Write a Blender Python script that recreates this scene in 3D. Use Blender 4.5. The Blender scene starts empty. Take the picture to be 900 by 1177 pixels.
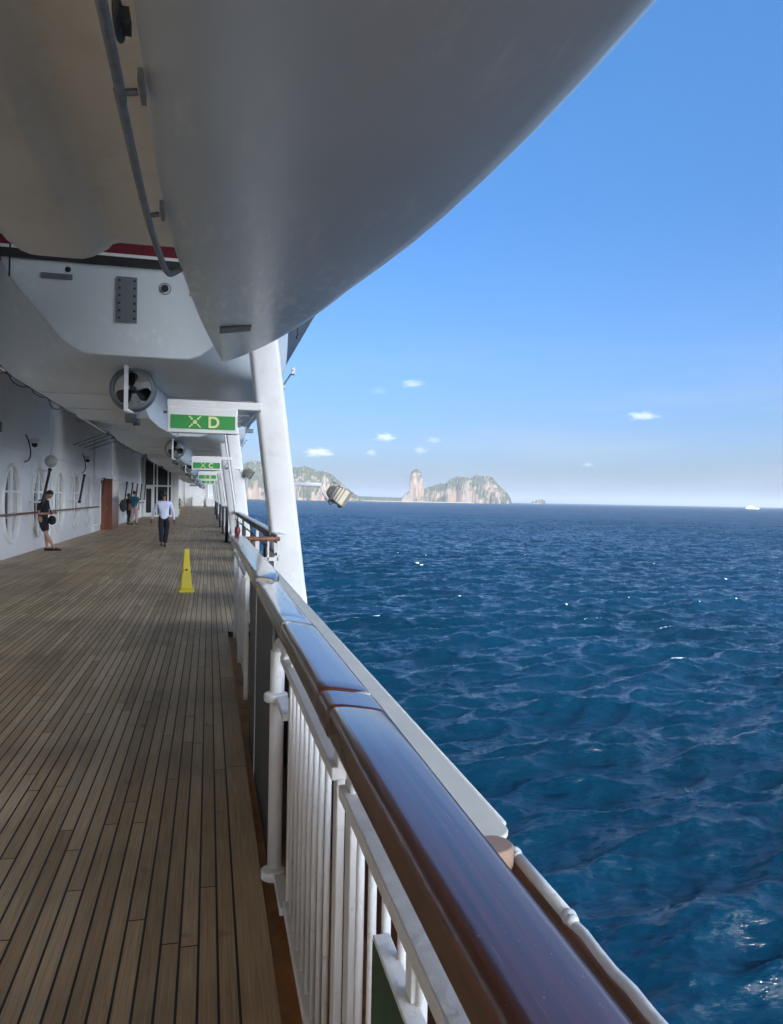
import bpy, bmesh, math, random
import numpy as np
from mathutils import Vector, Matrix
R = math.radians
random.seed(7)
scene = bpy.context.scene
col = scene.collection

# ------------------------------------------------------------------ camera
cam_d = bpy.data.cameras.new('camera')
cam = bpy.data.objects.new('camera', cam_d)
col.objects.link(cam)
cam_d.sensor_fit = 'HORIZONTAL'
cam_d.sensor_width = 36.0
cam_d.lens = 35.2
cam_d.clip_start = 0.05
cam_d.clip_end = 120000.0
EYE = Vector((0.0, 0.0, 1.6))
yaw, pitch, roll = 0.234255, -0.015885, 0.0188
fwv = Vector((math.sin(yaw) * math.cos(pitch), math.cos(yaw) * math.cos(pitch), math.sin(pitch)))
r0 = Vector((math.cos(yaw), -math.sin(yaw), 0.0))
u0 = r0.cross(fwv)
rv = r0 * math.cos(roll) + u0 * math.sin(roll)
uv = u0 * math.cos(roll) - r0 * math.sin(roll)
M = Matrix(((rv.x, uv.x, -fwv.x, EYE.x), (rv.y, uv.y, -fwv.y, EYE.y), (rv.z, uv.z, -fwv.z, EYE.z), (0, 0, 0, 1)))
cam.matrix_world = M
scene.camera = cam

# ------------------------------------------------------------------ light
SUN_EL = R(32.0)
SUN_AZ = R(170.0)          # direction towards the sun, clockwise from +Y (the bow)
world = bpy.data.worlds.new('World')
scene.world = world
world.use_nodes = True
wn = world.node_tree.nodes
wl = world.node_tree.links
bg = wn['Background']
sky = wn.new('ShaderNodeTexSky')
sky.sky_type = 'NISHITA'
sky.sun_disc = False
sky.sun_elevation = SUN_EL
sky.sun_rotation = SUN_AZ
sky.altitude = 0.0
sky.air_density = 0.9
sky.dust_density = 0.4
sky.ozone_density = 3.0
# clear blue sky ahead of the ship, deeper towards the horizon than the model gives; bright unseen cloud astern, added as fill light for the shaded deck
wtc = wn.new('ShaderNodeTexCoord')
wsx = wn.new('ShaderNodeSeparateXYZ'); wl.new(wtc.outputs['Generated'], wsx.inputs[0])
wrp = wn.new('ShaderNodeValToRGB'); wl.new(wsx.outputs[2], wrp.inputs[0])
els = wrp.color_ramp.elements
while len(els) < 5: els.new(0.5)
for el_, (p_, c_) in zip(els, ((0.0, (0.108, 0.118, 0.146)), (0.07, (0.225, 0.270, 0.36)), (0.17, (0.265, 0.38, 0.52)), (0.35, (0.26, 0.48, 0.66)), (0.55, (0.34, 0.66, 0.86)))):
    el_.position = p_; el_.color = (*c_, 1)
wmul = wn.new('ShaderNodeMix'); wmul.data_type = 'RGBA'; wmul.blend_type = 'MULTIPLY'; wmul.inputs[0].default_value = 1.0
wl.new(sky.outputs[0], wmul.inputs[6]); wl.new(wrp.outputs[0], wmul.inputs[7])
wno = wn.new('ShaderNodeTexNoise'); wno.inputs['Scale'].default_value = 2.2; wno.inputs['Detail'].default_value = 6
wl.new(wtc.outputs['Generated'], wno.inputs['Vector'])
def wmath(op, a, b, c=None):
    n = wn.new('ShaderNodeMath'); n.operation = op
    for k_, v_ in enumerate((a, b, c)):
        if v_ is None: continue
        if isinstance(v_, float): n.inputs[k_].default_value = v_
        else: wl.new(v_, n.inputs[k_])
    return n.outputs[0]
wv = wmath('ADD', wmath('MULTIPLY', wsx.outputs[1], -1.0), wmath('MULTIPLY', wmath('SUBTRACT', wno.outputs[0], 0.5), 0.9))
wmr = wn.new('ShaderNodeMapRange'); wmr.interpolation_type = 'SMOOTHSTEP'; wmr.inputs[1].default_value = 0.2; wmr.inputs[2].default_value = 0.6
wl.new(wv, wmr.inputs[0])
wtop = wn.new('ShaderNodeMapRange'); wtop.interpolation_type = 'SMOOTHSTEP'; wtop.inputs[1].default_value = 0.76; wtop.inputs[2].default_value = 0.46
wl.new(wsx.outputs[2], wtop.inputs[0])
wmp = wn.new('ShaderNodeMapping'); wmp.inputs['Scale'].default_value = (2.2, 2.2, 16.0); wl.new(wtc.outputs['Generated'], wmp.inputs[0])
wn2 = wn.new('ShaderNodeTexNoise'); wn2.inputs['Scale'].default_value = 1.6; wn2.inputs['Detail'].default_value = 7; wn2.inputs['Roughness'].default_value = 0.55; wl.new(wmp.outputs[0], wn2.inputs['Vector'])
ws1 = wn.new('ShaderNodeMapRange'); ws1.interpolation_type = 'SMOOTHSTEP'; ws1.inputs[1].default_value = 0.47; ws1.inputs[2].default_value = 0.72; ws1.inputs[4].default_value = 0.22; wl.new(wn2.outputs[0], ws1.inputs[0])
ws2 = wn.new('ShaderNodeMapRange'); ws2.interpolation_type = 'SMOOTHSTEP'; ws2.inputs[1].default_value = 0.26; ws2.inputs[2].default_value = 0.04; wl.new(wsx.outputs[2], ws2.inputs[0])
wst = wn.new('ShaderNodeMix'); wst.data_type = 'RGBA'
wl.new(wmath('MULTIPLY', ws1.outputs[0], ws2.outputs[0]), wst.inputs[0]); wl.new(wmul.outputs[2], wst.inputs[6]); wst.inputs[7].default_value = (2.3, 2.4, 2.6, 1)
wmx = wn.new('ShaderNodeMix'); wmx.data_type = 'RGBA'
wl.new(wmath('MULTIPLY', wmr.outputs[0], wtop.outputs[0]), wmx.inputs[0]); wl.new(wst.outputs[2], wmx.inputs[6]); wmx.inputs[7].default_value = (19.0, 20.0, 21.4, 1)
wl.new(wmx.outputs[2], bg.inputs[0])
bg.inputs[1].default_value = 0.15

sd = bpy.data.lights.new('sun', 'SUN')
sd.energy = 3.6
sd.angle = R(0.5)
sd.color = (1.0, 0.94, 0.85)
sun = bpy.data.objects.new('sun', sd)
col.objects.link(sun)
sdir = Vector((math.sin(SUN_AZ) * math.cos(SUN_EL), math.cos(SUN_AZ) * math.cos(SUN_EL), math.sin(SUN_EL)))
sun.rotation_euler = sdir.to_track_quat('Z', 'Y').to_euler()
sun.location = (-40, -40, 60)

scene.view_settings.view_transform = 'Standard'
scene.view_settings.look = 'None'
scene.view_settings.exposure = 1.05
scene.view_settings.gamma = 1.0
scene.view_settings.use_curve_mapping = False
scene.render.engine = 'CYCLES'
cy = scene.cycles
cy.use_denoising = True
cy.max_bounces = 12
cy.diffuse_bounces = 8
cy.glossy_bounces = 4
cy.transmission_bounces = 4
cy.volume_bounces = 6
cy.sample_clamp_indirect = 6.0
cy.caustics_reflective = False
cy.caustics_refractive = False

# ------------------------------------------------------------------ helpers
def tag(o, label=None, cat=None, group=None, kind=None):
    if label: o['label'] = label
    if cat: o['category'] = cat
    if group: o['group'] = group
    if kind: o['kind'] = kind
    return o

def thing(name, label, cat, loc=(0, 0, 0), rz=0.0, group=None):
    o = bpy.data.objects.new(name, None)
    o.empty_display_size = 0.2
    col.objects.link(o)
    o.location = loc
    o.rotation_euler = (0, 0, rz)
    return tag(o, label, cat, group)

def copy_tree(o, parent=None):
    c = o.copy()
    col.objects.link(c)
    c.parent = parent
    for ch in list(o.children):
        copy_tree(ch, c)
    return c

class MB:
    def __init__(s):
        s.v, s.f, s.mi, s.sm = [], [], [], []
    def add(s, verts, faces, mi=0, smooth=False):
        b = len(s.v)
        s.v += [tuple(v) for v in verts]
        for f in faces:
            s.f.append(tuple(b + i for i in f)); s.mi.append(mi); s.sm.append(smooth)
        return s
    def box(s, c, d, rot=None, mi=0):
        x, y, z = d[0] / 2, d[1] / 2, d[2] / 2
        vs = [Vector((i * x, j * y, k * z)) for i in (-1, 1) for j in (-1, 1) for k in (-1, 1)]
        if rot is not None: vs = [rot @ v for v in vs]
        c = Vector(c)
        return s.add([v + c for v in vs], [(0, 1, 3, 2), (4, 6, 7, 5), (0, 4, 5, 1), (2, 3, 7, 6), (0, 2, 6, 4), (1, 5, 7, 3)], mi)
    def bar(s, a, b, w, h, mi=0):
        a, b = Vector(a), Vector(b)
        d = b - a
        q = d.to_track_quat('Y', 'Z').to_matrix()
        return s.box((a + b) / 2, (w, d.length, h), q, mi)
    def tube(s, pts, r, n=10, mi=0, cap=True, closed=False):
        pts = [Vector(p) for p in pts]
        rs = r if isinstance(r, (list, tuple)) else [r] * len(pts)
        m = len(pts)
        tang = []
        for i in range(m):
            if closed: t = pts[(i + 1) % m] - pts[i - 1]
            else: t = pts[min(i + 1, m - 1)] - pts[max(i - 1, 0)]
            tang.append(t.normalized())
        up = Vector((0, 0, 1)) if abs(tang[0].z) < 0.9 else Vector((1, 0, 0))
        nrm = tang[0].cross(up).normalized()
        vs = []
        for i in range(m):
            t = tang[i]
            nrm = (nrm - t * nrm.dot(t)).normalized()
            b = t.cross(nrm)
            for k in range(n):
                a = 2 * math.pi * k / n
                vs.append(pts[i] + (nrm * math.cos(a) + b * math.sin(a)) * rs[i])
        fs = []
        for i in range(m if closed else m - 1):
            for k in range(n):
                k2 = (k + 1) % n
                i2 = (i + 1) % m
                fs.append((i * n + k, i * n + k2, i2 * n + k2, i2 * n + k))
        s.add(vs, fs, mi, True)
        if cap and not closed:
            b = len(s.v) - len(vs)
            s.f.append(tuple(b + k for k in reversed(range(n)))); s.mi.append(mi); s.sm.append(False)
            s.f.append(tuple(b + (m - 1) * n + k for k in range(n))); s.mi.append(mi); s.sm.append(False)
        return s
    def loft(s, secs, closed=True, mi=0, smooth=True, cap=(False, False)):
        n = len(secs[0])
        vs = [p for sec in secs for p in sec]
        fs = []
        for i in range(len(secs) - 1):
            for k in range(n if closed else n - 1):
                k2 = (k + 1) % n
                fs.append((i * n + k, i * n + k2, (i + 1) * n + k2, (i + 1) * n + k))
        s.add(vs, fs, mi, smooth)
        b = len(s.v) - len(vs)
        if cap[0]: s.f.append(tuple(b + k for k in reversed(range(n)))); s.mi.append(mi); s.sm.append(False)
        if cap[1]: s.f.append(tuple(b + (len(secs) - 1) * n + k for k in range(n))); s.mi.append(mi); s.sm.append(False)
        return s
    def sphere(s, c, r, nu=14, nv=8, mi=0):
        c = Vector(c)
        if not isinstance(r, (tuple, list)): r = (r, r, r)
        secs = []
        for j in range(nv + 1):
            a = math.pi * j / nv
            rr = max(math.sin(a), 1e-3)
            secs.append([c + Vector((r[0] * rr * math.cos(2 * math.pi * k / nu), r[1] * rr * math.sin(2 * math.pi * k / nu), -r[2] * math.cos(a))) for k in range(nu)])
        return s.loft(secs, mi=mi, cap=(True, True))
    def lathe(s, c, prof, n=16, mi=0, axis='Z', cap=True):
        c = Vector(c)
        secs = []
        for (r, h) in prof:
            ring = []
            for k in range(n):
                a = 2 * math.pi * k / n
                p = Vector((r * math.cos(a), r * math.sin(a), h))
                if axis == 'Y': p = Vector((p.x, p.z, -p.y))
                if axis == 'X': p = Vector((p.z, p.y, -p.x))
                ring.append(c + p)
            secs.append(ring)
        return s.loft(secs, mi=mi, cap=(cap, cap))
    def build(s, name, mats, parent=None, bevel=0.0, sharp=None, subsurf=0):
        me = bpy.data.meshes.new(name)
        me.from_pydata(s.v, [], s.f)
        if not isinstance(mats, (list, tuple)): mats = [mats]
        for m in mats: me.materials.append(m)
        me.polygons.foreach_set('material_index', s.mi)
        me.polygons.foreach_set('use_smooth', s.sm)
        me.update()
        bm = bmesh.new(); bm.from_mesh(me)
        bmesh.ops.recalc_face_normals(bm, faces=bm.faces)
        bm.to_mesh(me); bm.free()
        o = bpy.data.objects.new(name, me)
        col.objects.link(o)
        if parent: o.parent = parent
        if bevel:
            b = o.modifiers.new('bevel', 'BEVEL'); b.width = bevel; b.segments = 2; b.limit_method = 'ANGLE'; b.angle_limit = R(40)
        if subsurf:
            b = o.modifiers.new('sub', 'SUBSURF'); b.levels = subsurf; b.render_levels = subsurf
        return o

def crom(pts, n):
    """Catmull-Rom through points (any dimension); n samples per span."""
    P = [Vector(p) for p in pts]
    out = []
    for i in range(len(P) - 1):
        p0, p1, p2, p3 = P[max(i - 1, 0)], P[i], P[i + 1], P[min(i + 2, len(P) - 1)]
        for k in range(n):
            t = k / n
            out.append(0.5 * ((2 * p1) + (p2 - p0) * t + (2 * p0 - 5 * p1 + 4 * p2 - p3) * t * t + (3 * p1 - p0 - 3 * p2 + p3) * t ** 3))
    out.append(P[-1])
    return out

def text_mesh(name, body, size, extrude, mat, parent, loc, rot, offset=0.0):
    fc = bpy.data.curves.new(name, 'FONT'); fc.body = body; fc.size = size; fc.extrude = extrude; fc.offset = offset; fc.align_x = 'CENTER'
    tmp = bpy.data.objects.new('text', fc)
    me = bpy.data.meshes.new_from_object(tmp)
    bpy.data.objects.remove(tmp); bpy.data.curves.remove(fc)
    me.materials.clear(); me.materials.append(mat)
    o = bpy.data.objects.new(name, me); col.objects.link(o); o.parent = parent; o.location = loc; o.rotation_euler = rot
    return o

# ------------------------------------------------------------------ materials
def nodemat(name):
    m = bpy.data.materials.new(name); m.use_nodes = True
    nt = m.node_tree
    return m, nt, nt.nodes['Principled BSDF']

def N(nt, typ, **kw):
    n = nt.nodes.new(typ)
    for k, v in kw.items():
        if k.startswith('i_'):
            n.inputs[int(k[2:]) if k[2:].isdigit() else k[2:].replace('_', ' ')].default_value = v
        else: setattr(n, k, v)
    return n

def math_n(nt, op, a, b=None, c=None):
    n = nt.nodes.new('ShaderNodeMath'); n.operation = op
    for i, v in enumerate((a, b, c)):
        if v is None: continue
        if isinstance(v, (int, float)): n.inputs[i].default_value = v
        else: nt.links.new(v, n.inputs[i])
    return n.outputs[0]

def ramp(nt, fac, stops):
    n = nt.nodes.new('ShaderNodeValToRGB')
    e = n.color_ramp.elements
    while len(e) < len(stops): e.new(0.5)
    for el, (p, c) in zip(e, stops):
        el.position = p; el.color = (*c, 1)
    nt.links.new(fac, n.inputs[0])
    return n.outputs[0]

def paint(name, c, rough=0.4, var=0.06, scale=3.0, dirt=None, dirt_amt=0.25, dirt_scale=6.0, dirt_lo=0.52, bump=0.0, spec=0.5, coat=0.0, metallic=0.0):
    m, nt, b = nodemat(name)
    tc = N(nt, 'ShaderNodeTexCoord')
    no = N(nt, 'ShaderNodeTexNoise'); no.inputs['Scale'].default_value = scale; no.inputs['Detail'].default_value = 5
    nt.links.new(tc.outputs['Object'], no.inputs['Vector'])
    lo = tuple(max(0, x * (1 - var)) for x in c); hi = tuple(min(1, x * (1 + var)) for x in c)
    cc = ramp(nt, no.outputs[0], [(0.3, lo), (0.7, hi)])
    if dirt:
        n2 = N(nt, 'ShaderNodeTexNoise'); n2.inputs['Scale'].default_value = dirt_scale; n2.inputs['Detail'].default_value = 8; n2.inputs['Roughness'].default_value = 0.7
        nt.links.new(tc.outputs['Object'], n2.inputs['Vector'])
        mask = ramp(nt, n2.outputs[0], [(dirt_lo, (0, 0, 0)), (dirt_lo + 0.2, (1, 1, 1))])
        mx = N(nt, 'ShaderNodeMix', data_type='RGBA')
        nt.links.new(math_n(nt, 'MULTIPLY', mask, dirt_amt), mx.inputs[0])
        nt.links.new(cc, mx.inputs[6]); mx.inputs[7].default_value = (*dirt, 1)
        cc = mx.outputs[2]
    nt.links.new(cc, b.inputs['Base Color'])
    rr = N(nt, 'ShaderNodeMapRange'); rr.inputs[3].default_value = rough * 0.85; rr.inputs[4].default_value = min(1, rough * 1.2)
    nt.links.new(no.outputs[0], rr.inputs[0]); nt.links.new(rr.outputs[0], b.inputs['Roughness'])
    b.inputs['Specular IOR Level'].default_value = spec
    b.inputs['Coat Weight'].default_value = coat
    b.inputs['Coat Roughness'].default_value = 0.08
    b.inputs['Metallic'].default_value = metallic
    if bump:
        bp = N(nt, 'ShaderNodeBump'); bp.inputs['Strength'].default_value = bump; bp.inputs['Distance'].default_value = 0.01
        n3 = N(nt, 'ShaderNodeTexNoise'); n3.inputs['Scale'].default_value = scale * 8; n3.inputs['Detail'].default_value = 6
        nt.links.new(tc.outputs['Object'], n3.inputs['Vector'])
        nt.links.new(n3.outputs[0], bp.inputs['Height']); nt.links.new(bp.outputs[0], b.inputs['Normal'])
    return m

MAT = {}
MAT['white'] = paint('white_paint', (0.84, 0.84, 0.83), 0.38, 0.05, 2.0, (0.45, 0.40, 0.33), 0.22, 3.0, 0.52, 0.08)
MAT['white_worn'] = paint('worn_white_paint', (0.80, 0.81, 0.82), 0.42, 0.07, 5.0, (0.26, 0.16, 0.09), 0.6, 26.0, 0.60, 0.35)
MAT['wall'] = paint('wall_paint', (0.82, 0.83, 0.83), 0.35, 0.05, 0.6, (0.52, 0.50, 0.47), 0.25, 1.4, 0.52, 0.05)
MAT['grey_metal'] = paint('galvanised_pipe', (0.22, 0.23, 0.24), 0.5, 0.2, 12.0, (0.10, 0.09, 0.08), 0.5, 20.0, 0.52, 0.2)
MAT['dark'] = paint('dark_rubber', (0.02, 0.02, 0.022), 0.55, 0.2, 6.0)
MAT['dark_grey'] = paint('dark_grey_paint', (0.06, 0.065, 0.07), 0.5, 0.15, 4.0, (0.03, 0.03, 0.03), 0.5, 6.0, 0.52, 0.1)
MAT['plate'] = paint('bolted_grey_plate', (0.16, 0.18, 0.20), 0.45, 0.08, 8.0)
MAT['cream'] = paint('cream_paint', (0.86, 0.81, 0.68), 0.45, 0.05, 3.0, (0.45, 0.38, 0.25), 0.2, 5.0, 0.52, 0.1)
MAT['lamp_case'] = paint('aged_lamp_case', (0.25, 0.24, 0.205), 0.45, 0.08, 8.0, (0.2, 0.18, 0.15), 0.4, 12.0)
MAT['tan_cap'] = paint('tan_wooden_cap', (0.42, 0.27, 0.19), 0.5, 0.1, 20.0)
MAT['red'] = paint('red_band', (0.14, 0.006, 0.016), 0.35, 0.1, 4.0)
MAT['brown_paint'] = paint('brown_primer', (0.20, 0.085, 0.035), 0.55, 0.12, 3.0, (0.09, 0.04, 0.02), 0.45, 5.0, 0.52, 0.1)
MAT['gutter'] = paint('ochre_gutter', (0.62, 0.30, 0.10), 0.5, 0.2, 5.0, (0.12, 0.07, 0.04), 0.6, 7.0, 0.52, 0.3)
MAT['black_knob'] = paint('red_knob', (0.16, 0.03, 0.04), 0.3, 0.1)
MAT['green_sign'] = paint('green_sign', (0.03, 0.30, 0.06), 0.4, 0.06, 3.0)
MAT['dark_green'] = paint('dark_green_sign', (0.02, 0.085, 0.045), 0.35, 0.1, 6.0)
MAT['sign_mark'] = paint('pale_yellow_lettering', (0.80, 0.84, 0.42), 0.5, 0.03)
MAT['faint_mark'] = paint('faded_lettering', (0.16, 0.27, 0.20), 0.5, 0.1)
MAT['yellow'] = paint('yellow_plastic', (0.72, 0.58, 0.02), 0.38, 0.05, 5.0, (0.45, 0.33, 0.03), 0.4, 9.0)
MAT['black_mark'] = paint('black_print', (0.02, 0.02, 0.02), 0.5, 0.1)
MAT['glass_dark'] = paint('dark_glass', (0.02, 0.03, 0.035), 0.06, 0.2, 1.0)
MAT['pane'] = paint('screened_pane', (0.40, 0.44, 0.42), 0.12, 0.08, 1.0, coat=0.6)
MAT['globe'] = paint('milk_glass_globe', (0.50, 0.52, 0.49), 0.2, 0.03)
MAT['skin'] = paint('skin', (0.42, 0.24, 0.16), 0.5, 0.06, 8.0)
MAT['skin_dark'] = paint('tanned_skin', (0.23, 0.12, 0.075), 0.5, 0.06, 8.0)
MAT['hair'] = paint('dark_hair', (0.012, 0.010, 0.009), 0.5, 0.3, 40.0)
MAT['cloth_black'] = paint('black_cloth', (0.012, 0.012, 0.014), 0.85, 0.25, 20.0, bump=0.3)
MAT['cloth_navy'] = paint('navy_cloth', (0.010, 0.012, 0.022), 0.85, 0.2, 20.0, bump=0.3)
MAT['cloth_white'] = paint('pale_blue_white_shirt', (0.58, 0.63, 0.82), 0.8, 0.06, 10.0, bump=0.4)
MAT['cloth_teal'] = paint('teal_cloth', (0.02, 0.12, 0.19), 0.85, 0.15, 15.0, bump=0.3)
MAT['cloth_pink'] = paint('pale_pink_cloth', (0.46, 0.33, 0.31), 0.85, 0.1, 15.0, bump=0.3)
MAT['cloth_brown'] = paint('dark_brown_cloth', (0.03, 0.022, 0.02), 0.85, 0.2, 15.0, bump=0.3)
MAT['bag'] = paint('grey_backpack', (0.05, 0.05, 0.05), 0.8, 0.3, 12.0, bump=0.4)
MAT['leaf_brown'] = paint('russet_leaves', (0.14, 0.05, 0.02), 0.6, 0.5, 3.0)
MAT['leaf_olive'] = paint('olive_leaves', (0.10, 0.09, 0.02), 0.6, 0.5, 3.0)
MAT['flower'] = paint('pale_flowers', (0.65, 0.55, 0.30), 0.6, 0.3, 5.0)

def wood_mat(name, dark, lite, rough, coat, sc=(30, 1.0, 30)):
    m, nt, b = nodemat(name)
    tc = N(nt, 'ShaderNodeTexCoord')
    mp = N(nt, 'ShaderNodeMapping'); mp.inputs['Scale'].default_value = sc
    nt.links.new(tc.outputs['Object'], mp.inputs[0])
    no = N(nt, 'ShaderNodeTexNoise'); no.inputs['Scale'].default_value = 1.0; no.inputs['Detail'].default_value = 6; no.inputs['Distortion'].default_value = 0.6
    nt.links.new(mp.outputs[0], no.inputs[0])
    cc = ramp(nt, no.outputs[0], [(0.3, dark), (0.7, lite)])
    if coat > 0.9:      # salt specks and fine scratches on the varnish
        ns = N(nt, 'ShaderNodeTexNoise'); ns.inputs['Scale'].default_value = 160; ns.inputs['Detail'].default_value = 3
        nt.links.new(tc.outputs['Object'], ns.inputs[0])
        mp2 = N(nt, 'ShaderNodeMapping'); mp2.inputs['Scale'].default_value = (260, 9, 260); mp2.inputs['Rotation'].default_value = (0, 0, 0.05)
        nt.links.new(tc.outputs['Object'], mp2.inputs[0])
        ns2 = N(nt, 'ShaderNodeTexNoise'); ns2.inputs['Scale'].default_value = 1.0; ns2.inputs['Detail'].default_value = 2
        nt.links.new(mp2.outputs[0], ns2.inputs[0])
        sm = math_n(nt, 'MAXIMUM', ramp(nt, ns.outputs[0], [(0.69, (0, 0, 0)), (0.76, (1, 1, 1))]), ramp(nt, ns2.outputs[0], [(0.70, (0, 0, 0)), (0.78, (0.6, 0.6, 0.6))]))
        mxs = N(nt, 'ShaderNodeMix', data_type='RGBA'); nt.links.new(math_n(nt, 'MULTIPLY', sm, 0.30), mxs.inputs[0])
        nt.links.new(cc, mxs.inputs[6]); mxs.inputs[7].default_value = (0.55, 0.50, 0.45, 1)
        cc = mxs.outputs[2]
    nt.links.new(cc, b.inputs['Base Color'])
    b.inputs['Roughness'].default_value = rough
    b.inputs['Coat Weight'].default_value = coat
    b.inputs['Coat Roughness'].default_value = 0.05
    n2 = N(nt, 'ShaderNodeTexNoise'); n2.inputs['Scale'].default_value = 14; n2.inputs['Detail'].default_value = 4
    nt.links.new(tc.outputs['Object'], n2.inputs[0])
    rr = N(nt, 'ShaderNodeMapRange'); rr.inputs[3].default_value = 0.03; rr.inputs[4].default_value = 0.16
    nt.links.new(n2.outputs[0], rr.inputs[0]); nt.links.new(rr.outputs[0], b.inputs['Coat Roughness'])
    bp = N(nt, 'ShaderNodeBump'); bp.inputs['Strength'].default_value = 0.06; bp.inputs['Distance'].default_value = 0.004
    n3 = N(nt, 'ShaderNodeTexNoise'); n3.inputs['Scale'].default_value = 5; n3.inputs['Detail'].default_value = 2
    nt.links.new(tc.outputs['Object'], n3.inputs[0])
    nt.links.new(n3.outputs[0], bp.inputs['Height'])
    nt.links.new(bp.outputs[0], b.inputs['Coat Normal']); nt.links.new(bp.outputs[0], b.inputs['Normal'])
    return m
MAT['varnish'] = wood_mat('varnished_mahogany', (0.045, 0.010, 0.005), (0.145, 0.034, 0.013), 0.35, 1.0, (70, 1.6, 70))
MAT['varnish_pale'] = wood_mat('sky_pale_varnish', (0.10, 0.075, 0.06), (0.20, 0.16, 0.13), 0.3, 1.0)  # greyer copy of the same varnish; horizon sky reflection painted in
MAT['wood'] = wood_mat('red_brown_wood', (0.15, 0.045, 0.015), (0.30, 0.10, 0.035), 0.4, 0.4)
MAT['door_wood'] = wood_mat('polished_door_wood', (0.12, 0.03, 0.012), (0.22, 0.06, 0.02), 0.3, 0.5, (20, 20, 1))

def gelcoat():
    m, nt, b = nodemat('white_gelcoat')
    tc = N(nt, 'ShaderNodeTexCoord')
    no = N(nt, 'ShaderNodeTexNoise'); no.inputs['Scale'].default_value = 0.7; no.inputs['Detail'].default_value = 4
    nt.links.new(tc.outputs['Object'], no.inputs[0])
    cc = ramp(nt, no.outputs[0], [(0.3, (0.66, 0.72, 0.755)), (0.7, (0.72, 0.78, 0.815))])
    # streaky salt and scuff marks along the hull, also painting in water light
    mp = N(nt, 'ShaderNodeMapping'); mp.inputs['Scale'].default_value = (9.0, 2.2, 7.0); mp.inputs['Rotation'].default_value = (0, 0, 0.35)
    nt.links.new(tc.outputs['Object'], mp.inputs[0])
    n2 = N(nt, 'ShaderNodeTexNoise'); n2.inputs['Scale'].default_value = 1.0; n2.inputs['Detail'].default_value = 7; n2.inputs['Roughness'].default_value = 0.65
    nt.links.new(mp.outputs[0], n2.inputs[0])
    n3 = N(nt, 'ShaderNodeTexNoise'); n3.inputs['Scale'].default_value = 0.9; n3.inputs['Detail'].default_value = 2
    nt.links.new(tc.outputs['Object'], n3.inputs[0])
    s1 = ramp(nt, n2.outputs[0], [(0.5, (0, 0, 0)), (0.68, (1, 1, 1))])
    s2 = ramp(nt, n3.outputs[0], [(0.44, (0, 0, 0)), (0.62, (1, 1, 1))])
    mk = math_n(nt, 'MULTIPLY', s1, s2)
    mx = N(nt, 'ShaderNodeMix', data_type='RGBA')
    # pale streaks near the bow: light rippling off the water, painted into the colour
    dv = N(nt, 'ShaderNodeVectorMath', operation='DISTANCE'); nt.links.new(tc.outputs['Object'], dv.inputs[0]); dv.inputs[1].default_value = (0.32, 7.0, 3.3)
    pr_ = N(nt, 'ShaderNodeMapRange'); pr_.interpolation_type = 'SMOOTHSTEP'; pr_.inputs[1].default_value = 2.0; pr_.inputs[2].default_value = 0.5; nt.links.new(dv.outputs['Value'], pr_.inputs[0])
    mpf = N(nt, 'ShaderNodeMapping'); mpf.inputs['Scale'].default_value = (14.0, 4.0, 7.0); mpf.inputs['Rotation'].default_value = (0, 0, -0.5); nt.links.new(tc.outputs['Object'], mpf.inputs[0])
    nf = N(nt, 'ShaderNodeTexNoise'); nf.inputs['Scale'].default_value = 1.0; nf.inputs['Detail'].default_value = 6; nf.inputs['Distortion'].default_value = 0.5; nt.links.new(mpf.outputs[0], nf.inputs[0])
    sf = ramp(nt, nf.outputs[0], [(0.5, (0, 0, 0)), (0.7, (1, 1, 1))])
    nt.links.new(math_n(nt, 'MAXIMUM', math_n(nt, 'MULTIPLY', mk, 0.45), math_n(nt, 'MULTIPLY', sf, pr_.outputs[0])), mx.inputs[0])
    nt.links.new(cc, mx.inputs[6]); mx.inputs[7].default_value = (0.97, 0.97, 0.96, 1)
    nt.links.new(mx.outputs[2], b.inputs['Base Color'])
    rr = N(nt, 'ShaderNodeMapRange'); rr.inputs[3].default_value = 0.3; rr.inputs[4].default_value = 0.34
    nt.links.new(n2.outputs[0], rr.inputs[0]); nt.links.new(rr.outputs[0], b.inputs['Roughness'])
    bp = N(nt, 'ShaderNodeBump'); bp.inputs['Strength'].default_value = 0.12; bp.inputs['Distance'].default_value = 0.02
    n4 = N(nt, 'ShaderNodeTexNoise'); n4.inputs['Scale'].default_value = 1.8; n4.inputs['Detail'].default_value = 2
    nt.links.new(tc.outputs['Object'], n4.inputs[0]); nt.links.new(n4.outputs[0], bp.inputs['Height']); nt.links.new(bp.outputs[0], b.inputs['Normal'])
    return m
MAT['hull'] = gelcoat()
MAT['underside'] = paint('bounce_tint_underside', (0.76, 0.71, 0.63), 0.45, 0.06, 0.8, (0.40, 0.35, 0.27), 0.25, 2.0, 0.52, 0.05)  # boat underside tinted warm, painting in light bounced off the deck

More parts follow.
